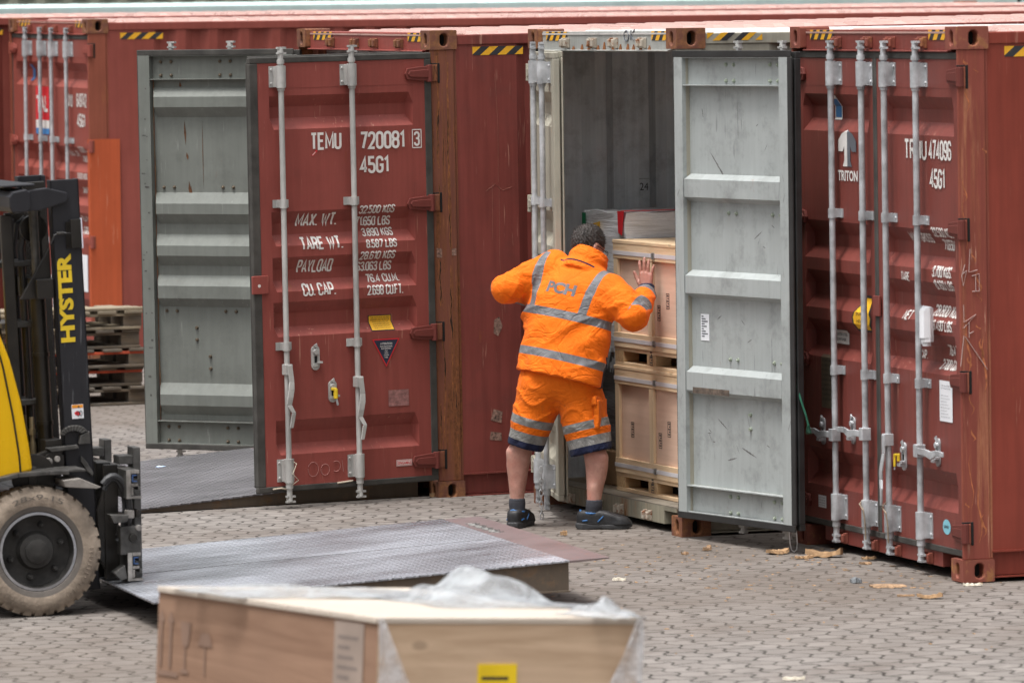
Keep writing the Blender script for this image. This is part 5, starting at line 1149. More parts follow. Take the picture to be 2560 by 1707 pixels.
# all points below are relative to WO; helper turns world coordinates into local
w_ = lambda x, y, z: np.array((x-WO[0], y-WO[1], z))
U = nrm((.25, .12, .96)); Fw = nrm(np.array((.50, .83, -.05))-np.dot((.50, .83, -.05), U)*U); Rt = np.cross(Fw, U)
TB = w_(.268, 32.84, .88)                       # hem centre
tz = lambda t, r=0, f=0: TB+U*t+Rt*r+Fw*f
shL, shR = tz(.630, -.215, .02), tz(.550, .195, .02)
elL, wrL = w_(-.03, 32.98, 1.385), w_(.20, 33.24, 1.33)
elR, wrR = w_(.705, 32.69, 1.235), w_(.783, 32.90, 1.350)
NK = tz(.68, .005, .03)
HC = w_(.455, 33.02, 1.622); HF = nrm((.72, .60, -.42)); HU = nrm(np.array((.25, .2, .95))-np.dot((.25, .2, .95), HF)*HF); HR = np.cross(HF, HU)
hp = lambda f, r, u: HC+HF*f+HR*r+HU*u
LEGS = {'L': [w_(.165, 32.87, .86), w_(.055, 32.90, .50), w_(.022, 32.915, .36), w_(.016, 32.90, .17), w_(.018, 32.89, .07)],
        'R': [w_(.375, 32.83, .85), w_(.462, 32.785, .50), w_(.480, 32.765, .36), w_(.462, 32.735, .17), w_(.455, 32.73, .07)]}
def head_sdf(P):
    d = sd_ell(P, hp(-.012, 0, .022), (.097, .078, .098), (HF, HR, HU))
    d = smin(d, sd_ell(P, hp(.040, 0, -.045), (.058, .056, .075), (HF, HR, HU)), .04)
    d = smin(d, sd_cap(P, hp(.078, 0, -.075), hp(.080, 0, -.092), .024, .022), .03)
    d = smin(d, sd_cap(P, hp(.082, 0, .012), hp(.108, 0, -.026), .010, .016), .018)             # nose
    d = smin(d, sd_cap(P, hp(.074, -.03, .022), hp(.074, .03, .022), .016, .016), .02)           # brow
    d = smin(d, sd_cap(P, hp(.086, -.018, -.056), hp(.086, .018, -.056), .009, .009), .012)      # lips
    for s_ in (-1, 1):
        d = smin(d, np.maximum(sd_ell(P, hp(-.012, s_*.082, -.010), (.022, .011, .034), (HF+.12*s_*HR, HR, HU)), -sd_ell(P, hp(-.004, s_*.094, -.006), (.012, .008, .020), (HF, HR, HU))), .008)
        e = sd_ell(P, hp(.080, s_*.031, .004), (.013, .014, .010), (HF, HR, HU)); d = np.maximum(d, -e+.004)
        d = np.minimum(d, sd_ell(P, hp(.073, s_*.031, .004), (.012, .012, .012), (HF, HR, HU)))
    return d
def hand_sdf(P, W0, up, side, nm, s=1.0):
    """W0 wrist, up towards the fingertips, side towards the thumb, nm out of the back of the hand"""
    q = lambda u, r, n: W0+(up*u+side*r+nm*n)*s
    d = sd_cap(P, q(-.05, 0, 0), q(.01, 0, 0), .028*s, .026*s)
    for r0, r1, u1 in ((.022, .030, .088), (.007, .010, .092), (-.009, -.010, .088), (-.022, -.029, .080)):
        d = smin(d, sd_cap(P, q(.005, r0*.8, 0), q(u1, r1, .004), .0165*s, .0125*s), .012*s)
    for r1, u1, ln, sp, rr in ((.030, .092, .074, .16, .0088), (.010, .097, .084, .03, .0092), (-.010, .092, .078, -.05, .0088), (-.029, .083, .060, -.26, .0078)):
        dv = nrm(np.array((1, sp, 0))); p0 = (u1-.006, r1, .004); seg = [p0]; b_ = .0
        for f_, bend in ((.46, .10), (.30, -.10), (.24, -.12)):
            b_ += bend; l_ = seg[-1]; seg.append((l_[0]+dv[0]*ln*f_*math.cos(b_), l_[1]+dv[1]*ln*f_, l_[2]+ln*f_*math.sin(b_)))
        d = smin(d, sd_chain(P, [q(*a) for a in seg], [rr*1.06*s, rr*s, rr*.92*s, rr*.80*s], .003*s), .005*s)
    d = smin(d, sd_chain(P, [q(.015, .024, -.006), q(.045, .050, -.012), q(.075, .066, -.012), q(.100, .076, -.006)], [.016*s, .0125*s, .0105*s, .0085*s], .006*s), .010*s)
    return d
hupR = nrm((.03, .10, .99)); hnR = nrm(np.array((-.42, -.9, .06))-np.dot((-.42, -.9, .06), hupR)*hupR); hsR = np.cross(hupR, hnR); hsR = hsR if hsR[0] < 0 else -hsR
HW = w_(.786, 32.925, 1.368)
hupL = nrm(wrL-elL); hnL = nrm(np.array((.2, -.2, 1))-np.dot((.2, -.2, 1), hupL)*hupL); hsL = np.cross(hupL, hnL)
def body_sdf(P):
    d = head_sdf(P)
    d = smin(d, sd_cap(P, hp(-.03, 0, -.06), NK-U*.06+Fw*.012, .056, .058), .03)
    d = smin(d, sd_chain(P, [tz(.56, -.12), tz(.55, .12)], [.055, .055]), .05)
    d = smin(d, sd_chain(P, [tz(.0), tz(.25), tz(.45), tz(.60)], [.12, .115, .115, .07], .05), .05)
    for sh, el, wr in ((shL, elL, wrL), (shR, elR, wrR)): d = smin(d, sd_chain(P, [sh, el, wr], [.055, .043, .028], .02), .04)
    for k in 'LR':
        L_ = LEGS[k]; d = smin(d, sd_chain(P, L_, [.100, .066, .064, .041, .038], .0), .03)
        sw = nrm(np.cross(L_[1]-L_[3], (0, 1, 0))); bk_ = np.array((0, -1, 0.))
        for o_, dz_, r_ in ((-.024, .0, .045), (.024, .025, .043)): d = smin(d, sd_cap(P, L_[2]+sw*o_+bk_*.022+(0, 0, .05+dz_), L_[2]+sw*o_*.6+bk_*.012+(0, 0, -.06+dz_), r_, .034), .022)
        d = smin(d, sd_cap(P, L_[3]+bk_*.026+(0, 0, .07), L_[3]+bk_*.018+(0, 0, -.02), .012, .008), .02)
    for c, f in ((w_(.018, 32.89, .0), nrm((.28, .96, 0))), (w_(.455, 32.73, 0), nrm((.995, -.08, 0)))):
        d = smin(d, sd_chain(P, [c-f*.03+(0, 0, .045), c+f*.08+(0, 0, .045), c+f*.18+(0, 0, .035)], [.036, .036, .028], .02), .02)
    return d
def skin_mat():
    m, nt, b = new_mat('skin'); n = noise(nt, tco(nt), 22, 5, .6); n2 = noise(nt, tco(nt), 5, 3)
    c = mix(nt, ramp(nt, n, .35, .65), (.38, .195, .150), (.48, .265, .210)); c = mix(nt, ramp(nt, n2, .35, .65, 0, .55), c, (.43, .15, .115)); n3 = noise(nt, tco(nt), 60, 4, .7); c = mix(nt, ramp(nt, n3, .5, .75, 0, .35), c, (.22, .11, .085)); n4 = noise(nt, tco(nt), 9, 5, .6); c = mix(nt, ramp(nt, n4, .5, .75, 0, .4), c, (.62, .42, .34))
    nt.links.new(c, b.inputs['Base Color']); b.inputs['Roughness'].default_value = .5
    b.inputs['Subsurface Weight'].default_value = .12; b.inputs['Subsurface Radius'].default_value = (.01, .004, .002); b.inputs['Subsurface Scale'].default_value = .5
    bump(nt, b, noise(nt, tco(nt), 90, 3), .12, .002); return m
M['skin'] = skin_mat()
body = surface_nets(body_sdf, (-.48, -.35, .0), (.62, .62, 1.80), .0095)
head = surface_nets(head_sdf, HC-.15, HC+.15, .0045)
hR = surface_nets(lambda P: hand_sdf(P, HW, hupR, hsR, hnR, 1.06)-.0006, HW-(.14, .10, .07), HW+(.10, .12, .22), .0032)
hL = surface_nets(lambda P: hand_sdf(P, wrL, hupL, hsL, hnL), wrL-.2, wrL+.2, .0048)
np_mesh('body', [body, head, hR, hL], M['skin'], wk)
# hair
def hair_sdf(P):
    d = sd_ell(P, hp(-.014, 0, .024), (.106, .0865, .107), (HF, HR, HU))
    n = .0035*np.sin(P@np.array((190, 60, 110.)))*np.sin(P@np.array((-70, 170, 90.)))+.003*np.sin(P@np.array((310, -120, 220.)))
    q = P-HC; f_, r_, u_ = q@HF, np.abs(q@HR), q@HU
    cut = np.maximum(-.075-u_+.20*np.maximum(0, f_+.03), (f_-.062)-.55*np.maximum(0, u_-.055))   # nape and forehead line
    side = np.minimum(np.minimum(.022-u_, f_+.035), .1); side = np.where(r_ > .055, np.minimum(.020-u_, f_+.030), -1)   # around the ears
    return np.maximum(np.maximum(d+n, cut), side)
def hair_mat():
    m, nt, b = new_mat('greying_hair'); v = tco(nt, (1, 1, 1)); n = noise(nt, v, 130, 4, .7, 1.5); n2 = noise(nt, v, 18, 4)
    c = mix(nt, ramp(nt, n, .3, .72), (.007, .005, .004), (.075, .056, .049)); c = mix(nt, ramp(nt, n2, .35, .65, .0, .6), c, (.02, .016, .014))
    nt.links.new(c, b.inputs['Base Color']); b.inputs['Roughness'].default_value = .55; bump(nt, b, n, .8, .006); return m
hv, hf = surface_nets(hair_sdf, HC-.16, HC+.16, .0045)
HM = hair_mat(); np_mesh('hair', [(hv, hf)], HM, wk)
mb = MB(); rr = random.Random(3); hc_ = hp(-.014, 0, .024)
for i in rr.sample(range(len(hv)), min(1500, len(hv))):
    p = hv[i]; n_ = nrm(p-hc_); 
    if (p-HC)@HU < -.05 or np.linalg.norm(p-hc_) < .082: continue
    dr = nrm(n_*.75+HF*.35-HU*.25+np.array([rr.uniform(-.5, .5) for _ in range(3)])); t_ = nrm(np.cross(dr, n_)+1e-6); l_ = rr.uniform(.010, .022)
    mb.add([p-t_*.0016, p+t_*.0016, p+dr*l_], [(0, 1, 2)])
mb.build('hair_tufts', HM, wk, recalc=False)
mb = MB(); g = [hp(-.015, .089, .004), hp(.02, .088, .002), hp(.075, .080, -.004)]; mb.tube(g, .0022, 6); mb.tube([hp(-.015, -.089, .004), hp(.075, -.080, -.004)], .0022, 6)
for s_ in (1, -1): mb.tube([hp(.098+.0*t, s_*.040+.030*math.cos(t), -.006+.020*math.sin(t)) for t in np.linspace(0, 2*math.pi, 14, endpoint=False)], .0018, 5, closed=True); mb.tube([hp(.075, s_*.080, -.004), hp(.096, s_*.070, -.002)], .002, 5)
mb.tube([hp(.1, -.012, 0), hp(.102, 0, .004), hp(.1, .012, 0)], .0016, 5)
mb.build('glasses', M['blackp'], wk, smooth=True)
# cloth
def cloth(name, col, bands, dirt=.0, shade2=None):
    """bands: list of (attribute, colour, roughness, metallic); an attribute below zero shows the band"""
    m, nt, b = new_mat(name); v = tco(nt); n = noise(nt, v, 5, 5, .6); n2 = noise(nt, tco(nt, (1, 1, 1), (R(30), R(40), 0)), 11, 4, .55, 1.2)
    c = mix(nt, ramp(nt, n, .3, .7), mul(col, .86), mul(col, 1.05)); rg, me = .75, 0.0
    if dirt: n3 = noise(nt, v, 3.4, 7, .7); c = mix(nt, ramp(nt, n3, .56, .76, 0, dirt), c, (.10, .05, .02))
    for at, bc, br, bm_ in bands:
        f_ = ramp(nt, attr(nt, at), -.0006, .0006, 1, 0); bcol = mix(nt, ramp(nt, n2, .3, .7), mul(bc, .62), mul(bc, 1.15))
        c = mix(nt, f_, c, bcol); rg = math_(nt, 'ADD', math_(nt, 'MULTIPLY', f_, br), math_(nt, 'MULTIPLY', math_(nt, 'SUBTRACT', 1.0, f_), rg))
        me = math_(nt, 'ADD', math_(nt, 'MULTIPLY', f_, bm_), me)
    put(nt, b.inputs['Base Color'], c); put(nt, b.inputs['Roughness'], rg); put(nt, b.inputs['Metallic'], me)
    b.inputs['Sheen Weight'].default_value = .04; b.inputs['Specular IOR Level'].default_value = .2
    wv = noise(nt, v, 420, 2); cr = ramp(nt, math_(nt, 'ABSOLUTE', math_(nt, 'SUBTRACT', noise(nt, tco(nt, (1, 1, 1.5), (R(20), R(35), 0)), 4.5, 3, .5, 1.8), .5)), .0, .07)
    h = math_(nt, 'ADD', math_(nt, 'ADD', math_(nt, 'MULTIPLY', n2, .6), math_(nt, 'MULTIPLY', cr, .20)), math_(nt, 'MULTIPLY', wv, .12)); bump(nt, b, h, .7, .022); return m
ORJ, ORS, REF, NAVY = (.92, .170, .005), (.78, .150, .004), (.185, .185, .195), (.012, .016, .045)
def torso_sdf(P):
    q = P-TB; t, r, f = q@U, q@Rt, q@Fw
    ts = np.array((-.02, .06, .18, .32, .44, .54, .62, .69)); a = np.interp(t, ts, (.276, .272, .270, .278, .276, .242, .165, .085)); b_ = np.interp(t, ts, (.185, .183, .176, .174, .168, .150, .115, .085))
    c = np.interp(t, ts, (0, 0, .0, .0, .0, .005, .018, .03)); r = r+np.interp(t, ts, (0, 0, .01, .028, .030, .012, 0, 0)); bw = np.where(f-c < 0, b_, b_*1.05)
    k = np.sqrt((r/a)**2+((f-c)/bw)**2); d = (k-1)*np.minimum(a, bw)
    d = smin(d, sd_cap(P, tz(.60, -.16, .015), tz(.548, .15, .015), .072, .075), .06)
    return np.maximum(np.maximum(d, t-.70), -(t+.012))
def folds(P):
    q = P-TB; t, r, f = q@U, q@Rt, q@Fw; back = np.clip(-f*12, 0, 1)
    w = .55*np.sin(22*r+.6*np.sin(9*t))
    diag = np.sin(34*(t*.75-r*.75)+w+1.5*np.sin(7*r))            # drag lines from the pushing shoulder to the left hip
    m1 = np.exp(-((t-.24)/.17)**2)
    hemf = np.sin(58*r+5*t+2*np.sin(13*t))*np.exp(-((t-.03)/.07)**2)
    up = np.sin(46*(t+.5*r)+2*np.sin(11*r))*np.exp(-((t-.50)/.10)**2)*.35
    rg = lambda ph, k=3.0: (1-np.abs(np.sin(ph)))**k            # thin sharp ridges
    dg = rg(17*(t*.80-r*.70)+.9*np.sin(6*r+2*t)+.6*np.sin(15*t))*m1+.8*rg(14*(t*.5+r*.9)+1.2*np.sin(9*t)+1.0)*np.exp(-((t-.20)/.10)**2)*np.clip(.5+r*3, 0, 1)
    yk = rg(20*(t+.35*r)+1.5*np.sin(8*r)+.4)*np.exp(-((t-.52)/.10)**2)*.7
    wst = rg(30*t+1.6*np.sin(7*r)+.8*np.sin(19*r))*np.exp(-((t-.22)/.07)**2)*.6*np.clip(.4-r*2, 0, 1)
    return -(.006*np.sign(diag)*np.abs(diag)**1.4*m1+.003*hemf+.004*up+.013*dg+.010*yk+.010*wst)
def sleeve(P, sh, el, wr, rs):
    d = sd_chain(P, [sh, sh*.5+el*.5, el, el*.45+wr*.55, wr], rs, .03)
    ax_ = nrm(wr-el); s1 = (P-el)@ax_; ax2_ = nrm(el-sh); s2 = (P-el)@ax2_
    n = nrm(np.cross(ax_, ax2_)); side_ = (P-el)@n
    wr_f = -(1-np.abs(np.sin(s1*44+2.2*np.sin(side_*26))))**3*np.exp(-(s1/.10)**2)*.008-(1-np.abs(np.sin(s2*30+1.6*np.sin(side_*18))))**2*np.exp(-((s2+.06)/.12)**2)*.008
    return np.maximum(d+wr_f, (P-wr)@ax_-.012)
SLL = [.095, .086, .078, .068, .056]; SLR = [.098, .094, .080, .070, .060]
def jacket_sdf(P):
    d = torso_sdf(P)+folds(P)
    d = smin(d, sleeve(P, shL, elL, wrL, SLL), .045); d = smin(d, sleeve(P, shR, elR, wrR, SLR), .045)
    ca = NK-U*.06-Rt*.022-Fw*.012; ax_ = nrm((.40, .34, .84)); h = (P-ca)@ax_; rad = np.linalg.norm(P-ca-h[:, None]*ax_, axis=1)
    R0 = np.interp(h, (0, .05, .10, .14), (.130, .120, .114, .110))+.004*np.sin(h*90)*np.clip(h*12, 0, 1)
    col = np.maximum(np.maximum(rad-R0, np.abs(h-.06)-.075), -(np.maximum(rad-(R0-.016), .075-h)))
    return smin(d, col, .012)
def hole_free(P): return jacket_sdf(P)
axR, axL = nrm(wrR-elR), nrm(wrL-elL)
def j_refl(P):
    q = P-TB; t, r, f = q@U, q@Rt, q@Fw; rad_ok = np.maximum(np.abs(r)-.262, 0)
    arm = np.minimum(sd_cap(P, shR, elR, .0, .0), np.minimum(sd_cap(P, elR, wrR, 0, 0), np.minimum(sd_cap(P, shL, elL, 0, 0), sd_cap(P, elL, wrL, 0, 0))))
    
    b1 = np.abs(t-.105)-.024; b2 = np.abs(t-.345)-.025
    st_ = np.maximum(np.minimum(np.abs(r+.208+.12*np.clip(t-.36, 0, .3)), np.abs(r-.132-.07*np.clip(t-.36, 0, .3)))-.0235, .345-t); st_ = np.maximum(st_, t-.70)
    d = np.minimum(np.minimum(b1, b2), st_)
    near_arm = np.minimum(sd_cap(P, shR*.55+elR*.45, elR, .105, .10), sd_cap(P, shL*.25+elL*.75, elL, .095, .10))
    d = np.maximum(d, -near_arm)
    s1 = (P-elR)@axR; ad = sd_cap(P, elR, wrR, .085, .075)
    s2 = (P-elR)@nrm(elR-shR); bnd = np.maximum(np.abs(s2*.55+s1*.25-.005)-.020, sd_cap(P, elR-nrm(elR-shR)*.06, elR+axR*.05, .105, .10))
    cuff = np.maximum(np.abs(s1-(np.linalg.norm(wrR-elR)-.008))-.020, ad)
    return np.minimum(d, np.minimum(bnd, cuff))
def j_navy(P):
    q = P-TB; ca = NK-U*.06-Rt*.022-Fw*.012; ax_ = nrm((.40, .34, .84)); h = (P-ca)@ax_
    s1 = (P-wrR)@axR
    line = np.maximum(np.abs(h-.022)-.0055, np.linalg.norm(P-NK, axis=1)-.17); line = np.maximum(line, (P-NK)@Rt-.085)
    side_ = np.maximum(np.maximum(np.abs(q@U-.06)-.11, .205-q@Rt), .03-q@Fw)
    return np.minimum(line, side_)
jm = cloth('orange_jacket_fabric', ORJ, [('refl', REF, .38, .0), ('navy', NAVY, .8, 0)], .22)
JV, JF = surface_nets(hole_free, (-.50, -.40, .80), (.64, .62, 1.80), .0085)
np_mesh('jacket', [(JV, JF)], jm, wk, {'refl': j_refl, 'navy': j_navy})
bvh = BVHTree.FromPolygons([Vector(v) for v in JV], JF.tolist())
v, f = text_mesh('PCH', .05); Vt, Ft = cut2d([(p[0]*.195, p[1]*.068) for p in v], f, [.0155*i for i in range(1, 4)], [.0205*i for i in range(1, 10)])
mb = MB(); P = []
for x, z in Vt:
    o_ = Vector(tz(.460+z, -.133+x, -.5)); h = bvh.ray_cast(o_, Vector(Fw)); P.append(tuple(h[0]-Vector(Fw)*.0018) if h[0] else tuple(o_+Vector(Fw)*.3))
mb.add(P, Ft); mb.build('back_lettering', flat('grey_heat_print', (.135, .128, .13), .6, 0, .1), wk, recalc=False)
# cuff of the pushing arm
cu = wrR+axR*.010; ce = HW+hupR*.028
def cuff_sdf(P):
    d = sd_chain(P, [cu, cu*.4+ce*.6, ce], [.050, .045, .043], .01); ax_ = nrm(ce-cu); h = (P-ce)@ax_
    return np.maximum(d+.0018*np.sin(h*260), h)
np_mesh('cuff', [surface_nets(cuff_sdf, cu-.12, cu+.14, .006)], flat('navy_knit', NAVY, .85, 0, .25, 30, .2), wk)
# shorts
HEM = {'L': (w_(.070, 32.895, .468), nrm(w_(.165, 32.87, .82)-w_(.070, 32.895, .468))), 'R': (w_(.455, 32.79, .438), nrm(w_(.375, 32.83, .82)-w_(.455, 32.79, .438)))}
HRAD = {'L': (.104, .118, .135), 'R': (.122, .128, .140)}
def shorts_sdf(P):
    d = sd_ell(P, w_(.268, 32.855, .865), (.238, .150, .165), (Rt*[1, 1, 0], Fw*[1, 1, 0], (0, 0, 1)))
    for k in 'LR':
        c, a = HEM[k]; q = P-c; h = q@a; top = c+a*.36
        e = sd_chain(P, [c-a*.02, c+a*.17, top], HRAD[k], .03)
        e = e-.012*(1-np.abs(np.sin(h*32+9*(q@Rt)*(1 if k == 'R' else -1)+1.6*np.sin(q@Rt*21))))**3*np.exp(-((h-.26)/.13)**2)-.007*(1-np.abs(np.sin((q@Rt)*30+h*8)))**3*np.exp(-((h-.10)/.10)**2)+.004*np.sin((q@Rt)*60+(q@Fw)*45)*np.exp(-(h/.08)**2)
        d = smin(d, np.maximum(e, -h), .035)
    return np.maximum(d, P[:, 2]-1.0)
def leg_h(P):
    hs_ = [];  ds = []
    for k in 'LR': c, a = HEM[k]; q = P-c; h = q@a; hs_.append(h); ds.append(np.linalg.norm(q-h[:, None]*a, axis=1))
    return np.where(ds[0] < ds[1], hs_[0], hs_[1])
def s_refl(P): h = leg_h(P); return np.minimum(np.abs(h-.068)-.0275, np.abs(h-.160)-.024)
def s_navy(P): h = leg_h(P); return h-.042
np_mesh('shorts', [surface_nets(shorts_sdf, (-.36, -.30, .40), (.40, .32, 1.02), .0085)], cloth('orange_shorts_fabric', ORS, [('refl', (.24, .235, .225), .5, .0), ('navy', NAVY, .85, 0)], .75), wk, {'refl': s_refl, 'navy': s_navy})
# cargo pocket on the right thigh, back pockets
c, a = HEM['R']; sd_ = nrm(np.array((.93, -.36, 0))); bk = nrm(np.array((-.2, -.98, 0)))
def pocket_sdf(P):
    q = P-(c+a*.235+sd_*.112+bk*.035); x = np.abs(q@np.cross(sd_, a))-.062; y = np.abs(q@a)-.075; z = np.abs(q@sd_)-.010-.02*np.clip(.07-np.abs(q@a), 0, .07)
    return np.maximum(np.maximum(x, y), z)-.006
def flap_sdf(P):
    q = P-(c+a*.310+sd_*.119+bk*.04); x = np.abs(q@np.cross(sd_, a))-.070; y = np.abs(q@a-.1*np.abs(q@np.cross(sd_, a)))-.020; z = np.abs(q@sd_)-.010+.08*(q@a)
    return np.maximum(np.maximum(x, y), z)-.006
om = cloth('orange_pocket_cloth', ORS, [], .5)
np_mesh('cargo_pocket', [surface_nets(pocket_sdf, c-(.1, .3, -.1), c+(.3, .2, .4), .007)], om, wk); np_mesh('pocket_flap', [surface_nets(flap_sdf, c-(.1, .3, -.1), c+(.3, .2, .5), .007)], om, wk)
# socks and shoes
sk = flat('charcoal_sock', (.035, .036, .045), .9, 0, .25, 40, .3)
shoe_up = flat('black_shoe_leather', (.016, .016, .018), .55, 0, .35, 30, .2); sole = flat('dark_rubber_sole', (.035, .035, .037), .6, 0, .3, 20, .15); bl = flat('blue_piping', (.03, .13, .33), .6)
for k, (ac, fd) in {'L': (w_(.016, 32.89, 0), nrm((.30, .95, 0))), 'R': (w_(.455, 32.735, 0), nrm((.995, -.07, 0)))}.items():
    lg = LEGS[k]; sd2 = np.array((-fd[1], fd[0], 0)); z_ = np.array((0, 0, 1.))
    def sock_sdf(P): e = sd_chain(P, [lg[3]+(0, 0, .030), lg[3]-(0, 0, .03), ac+z_*.07], [.0435, .0435, .046], .02); return np.maximum(e+.0012*np.sin(P[:, 2]*420), P[:, 2]-.172)
    np_mesh('sock', [surface_nets(sock_sdf, lg[3]-(.1, .1, .16), lg[3]+(.1, .1, .1), .006)], sk, wk)
    def up_sdf(P):
        q = P-ac; x, y, z = q@fd, q@sd2, q[:, 2]
        hw = np.interp(x, (-.085, -.05, .02, .10, .165, .215), (.030, .040, .041, .050, .048, .02)); tp = np.interp(x, (-.085, -.05, .0, .04, .09, .15, .20, .225), (.100, .106, .098, .106, .096, .074, .057, .03))
        e = -smin(-(np.abs(y)-hw), -(z-tp), .03); e = -smin(-e, -np.maximum(-x-.090, x-.214), .03); e2 = sd_ell(P, ac+fd*.16+z_*.02, (.062, .050, .048), (fd, sd2, z_))
        e = smin(e, e2, .02); e = e-.006
        return np.maximum(np.maximum(e, .022-z), -sd_cap(P, ac+z_*.16-fd*.01, ac+z_*.085-fd*.005, .044, .036))
    def sole_sdf(P):
        q = P-ac; x, y, z = q@fd, q@sd2, q[:, 2]; hw = np.interp(x, (-.095, -.06, .02, .10, .165, .225), (.030, .044, .043, .054, .051, .02))
        lo_ = np.interp(x, (-.10, -.08, .01, .04, .10, .19, .235), (.010, .0, .0, .006, .0, .0, .016)); return np.maximum(np.maximum(np.abs(y)-hw, np.maximum(-x-.098, x-.222)), np.maximum(z-np.interp(x, (-.1, 0, .1, .22), (.036, .028, .028, .034)), lo_-z+.0035))-.0035
    sh = bpy.data.objects.new('shoe', None); COL.objects.link(sh); sh.parent = wk
    np_mesh('upper', [surface_nets(up_sdf, ac+(-.27, -.27, 0), ac+(.27, .27, .15), .0055)], shoe_up, sh); np_mesh('sole', [surface_nets(sole_sdf, ac+(-.28, -.28, -.01), ac+(.28, .28, .06), .0055)], sole, sh)
    mb = MB(); mb.tube([ac+fd*(-.012+.062*math.cos(t))+sd2*.043*math.sin(t)+z_*(.106-.002*math.cos(t)-.012*abs(math.sin(t))) for t in np.linspace(0, 2*math.pi, 20, endpoint=False)], .006, 6, closed=True)
    for s_ in (-1, 1): mb.tube([ac+fd*.03+sd2*s_*.050+z_*.045, ac+fd*.055+sd2*s_*.052+z_*.07, ac+fd*.075+sd2*s_*.044+z_*.092], .004, 5); mb.tube([ac-fd*.06+sd2*s_*.045+z_*.05, ac-fd*.03+sd2*s_*.050+z_*.055], .004, 5)
    mb.build('piping', bl, sh, smooth=True)
    mb = MB()
    for i in range(4): x = .055+.025*i; zt = .103-.012*i; mb.tube([ac+fd*x+sd2*(-.032)+z_*(zt-.016), ac+fd*(x+.004)+z_*(zt+.004), ac+fd*x+sd2*.032+z_*(zt-.016)], .0035, 5)
    mb.build('laces', flat('grey_lace', (.12, .13, .16), .8), sh)

# ------------------------------------------------------------------ small things
bpy.context.view_layer.update()
def thing_mesh(name, mb, mat, label, cat, group=None, mw=None, **k):
    o = mb.build(name, mat, **k); tag(o, label, cat, group)
    if mw is not None: o.matrix_world = mw
    return o
p = dA.world(.692, .03, .705); mb = MB(); a = np.array((0, 0, 0.)); mb.cyl((0, 0, -.03), (0, 0, .03), .014, n=10); mb.box(-.028, .006, -.012, .012, .022, .038); mb.cyl((.004, 0, -.03), (.012, 0, -.07), .007, n=8, m=1)
thing_mesh('bolt_seal', mb, [M['fyel_print'], M['galv']], 'small yellow bolt seal hanging from the lock catch of the lettered red door', 'seal', 'bolt seals', Matrix.Translation(p), bevel=.003)
p = dC.world(.83, .05, .60); mb = MB(); mb.box(-.024, .030, -.012, .012, .006, .026); mb.cyl((.018, 0, -.04), (.018, 0, .016), .014, n=10); mb.cyl((-.016, 0, -.085), (-.016, 0, .012), .010, n=8); mb.cyl((-.016, 0, -.115), (-.016, 0, -.085), .006, n=8, m=1)
thing_mesh('bolt_seal', mb, [M['fyel_print'], M['galv']], 'yellow bolt seal hanging on the closed red container between its bars', 'seal', 'bolt seals', Matrix.Translation(p) @ Matrix.Scale(.62, 4), bevel=.003)
# folded papers tucked behind a locking bar
t = thing('document_bundle', dC.o.parent.matrix_world @ dC.o.matrix_local @ Matrix.Translation((.44, .02, 1.34)), 'folded white papers tucked behind a locking bar of the closed red container', 'papers')
for k in range(4):
    mb = MB(); o_ = .004*k; pr = [(.10, .0), (.06, .012), (-.06, .012), (-.135, .016), (-.16, .045), (-.155, .07), (-.14, .08), (-.115, .08)] if k % 2 else [(.09, .004), (.0, .012), (-.08, .016), (-.14, .03), (-.15, .055), (-.14, .066), (-.115, .068)]
    tp, bt = .085-.005*k, -.075-.022*(k % 3); vs = [(x, y+o_, z) for x, y in pr for z in (bt, tp)]; mb.add(vs, [(2*i, 2*i+2, 2*i+3, 2*i+1) for i in range(len(pr)-1)])
    mb.build('sheet', M['whitepaper'], t, recalc=False)
# green cord, wire loop
q0 = dB.world(1.21, -.03, .93); mb = MB(); mb.tube([(0, 0, 0), (.02, -.02, -.08), (.045, -.03, -.16), (.06, -.03, -.22)], .006, 6)
for i in range(6): mb.tube([(.058, -.03, -.20), (.06+.006*i-.015, -.03+.004*(i % 3), -.26-.006*(i % 2))], .0016, 4)
thing_mesh('cord', mb, flat('green_cord', (.015, .12, .07), .8), 'frayed green cord dangling beside the grey open door edge', 'cord', mw=Matrix.Translation(q0))
q0 = dB.world(1.10, -.02, .13); mb = MB(); mb.tube([(0, 0, 0), (.005, 0, -.08), (.012, 0, -.115), (.026, 0, -.125), (.04, 0, -.115), (.045, 0, -.08), (.04, 0, 0)], .0035, 6)
thing_mesh('wire_loop', mb, M['steelw'], 'thin pale wire loop hanging below the grey open door', 'wire', mw=Matrix.Translation(q0), smooth=True)
# litter on the ground
SPL = flat('fresh_splinter', (.34, .21, .11), .85, 0, .35, 20, .3); SPD = flat('dull_splinter', (.30, .19, .11), .9, 0, .4, 20, .3)
def splinter(x, y, ln, wd, th, ang, label, mat, seed, curl=0.0, kind='wood_splinter', cat='wood scrap'):
    rr = random.Random(seed); n = 9; vs = []
    for i in range(n):
        u = i/(n-1)-.5; w_2 = wd*(.55+.45*math.cos(u*2.4))*rr.uniform(.7, 1.25); h = th*rr.uniform(.6, 1.3); zc = curl*(u*2)**2+rr.uniform(0, th*.3)
        vs += [(u*ln, -w_2/2, zc), (u*ln, w_2/2, zc*.6), (u*ln, w_2/2*.8, zc*.6+h), (u*ln, -w_2/2*.8, zc+h)]
    fs = [(0, 1, 2, 3), (4*n-4, 4*n-1, 4*n-2, 4*n-3)]+[(4*i+k, 4*i+(k+1) % 4, 4*i+4+(k+1) % 4, 4*i+4+k) for i in range(n-1) for k in range(4)]
    mb = MB(); mb.add(vs, fs); return thing_mesh(kind, mb, mat, label, cat, 'litter on the paving', Matrix.Translation((x, y, .001)) @ Matrix.Rotation(ang, 4, 'Z'))
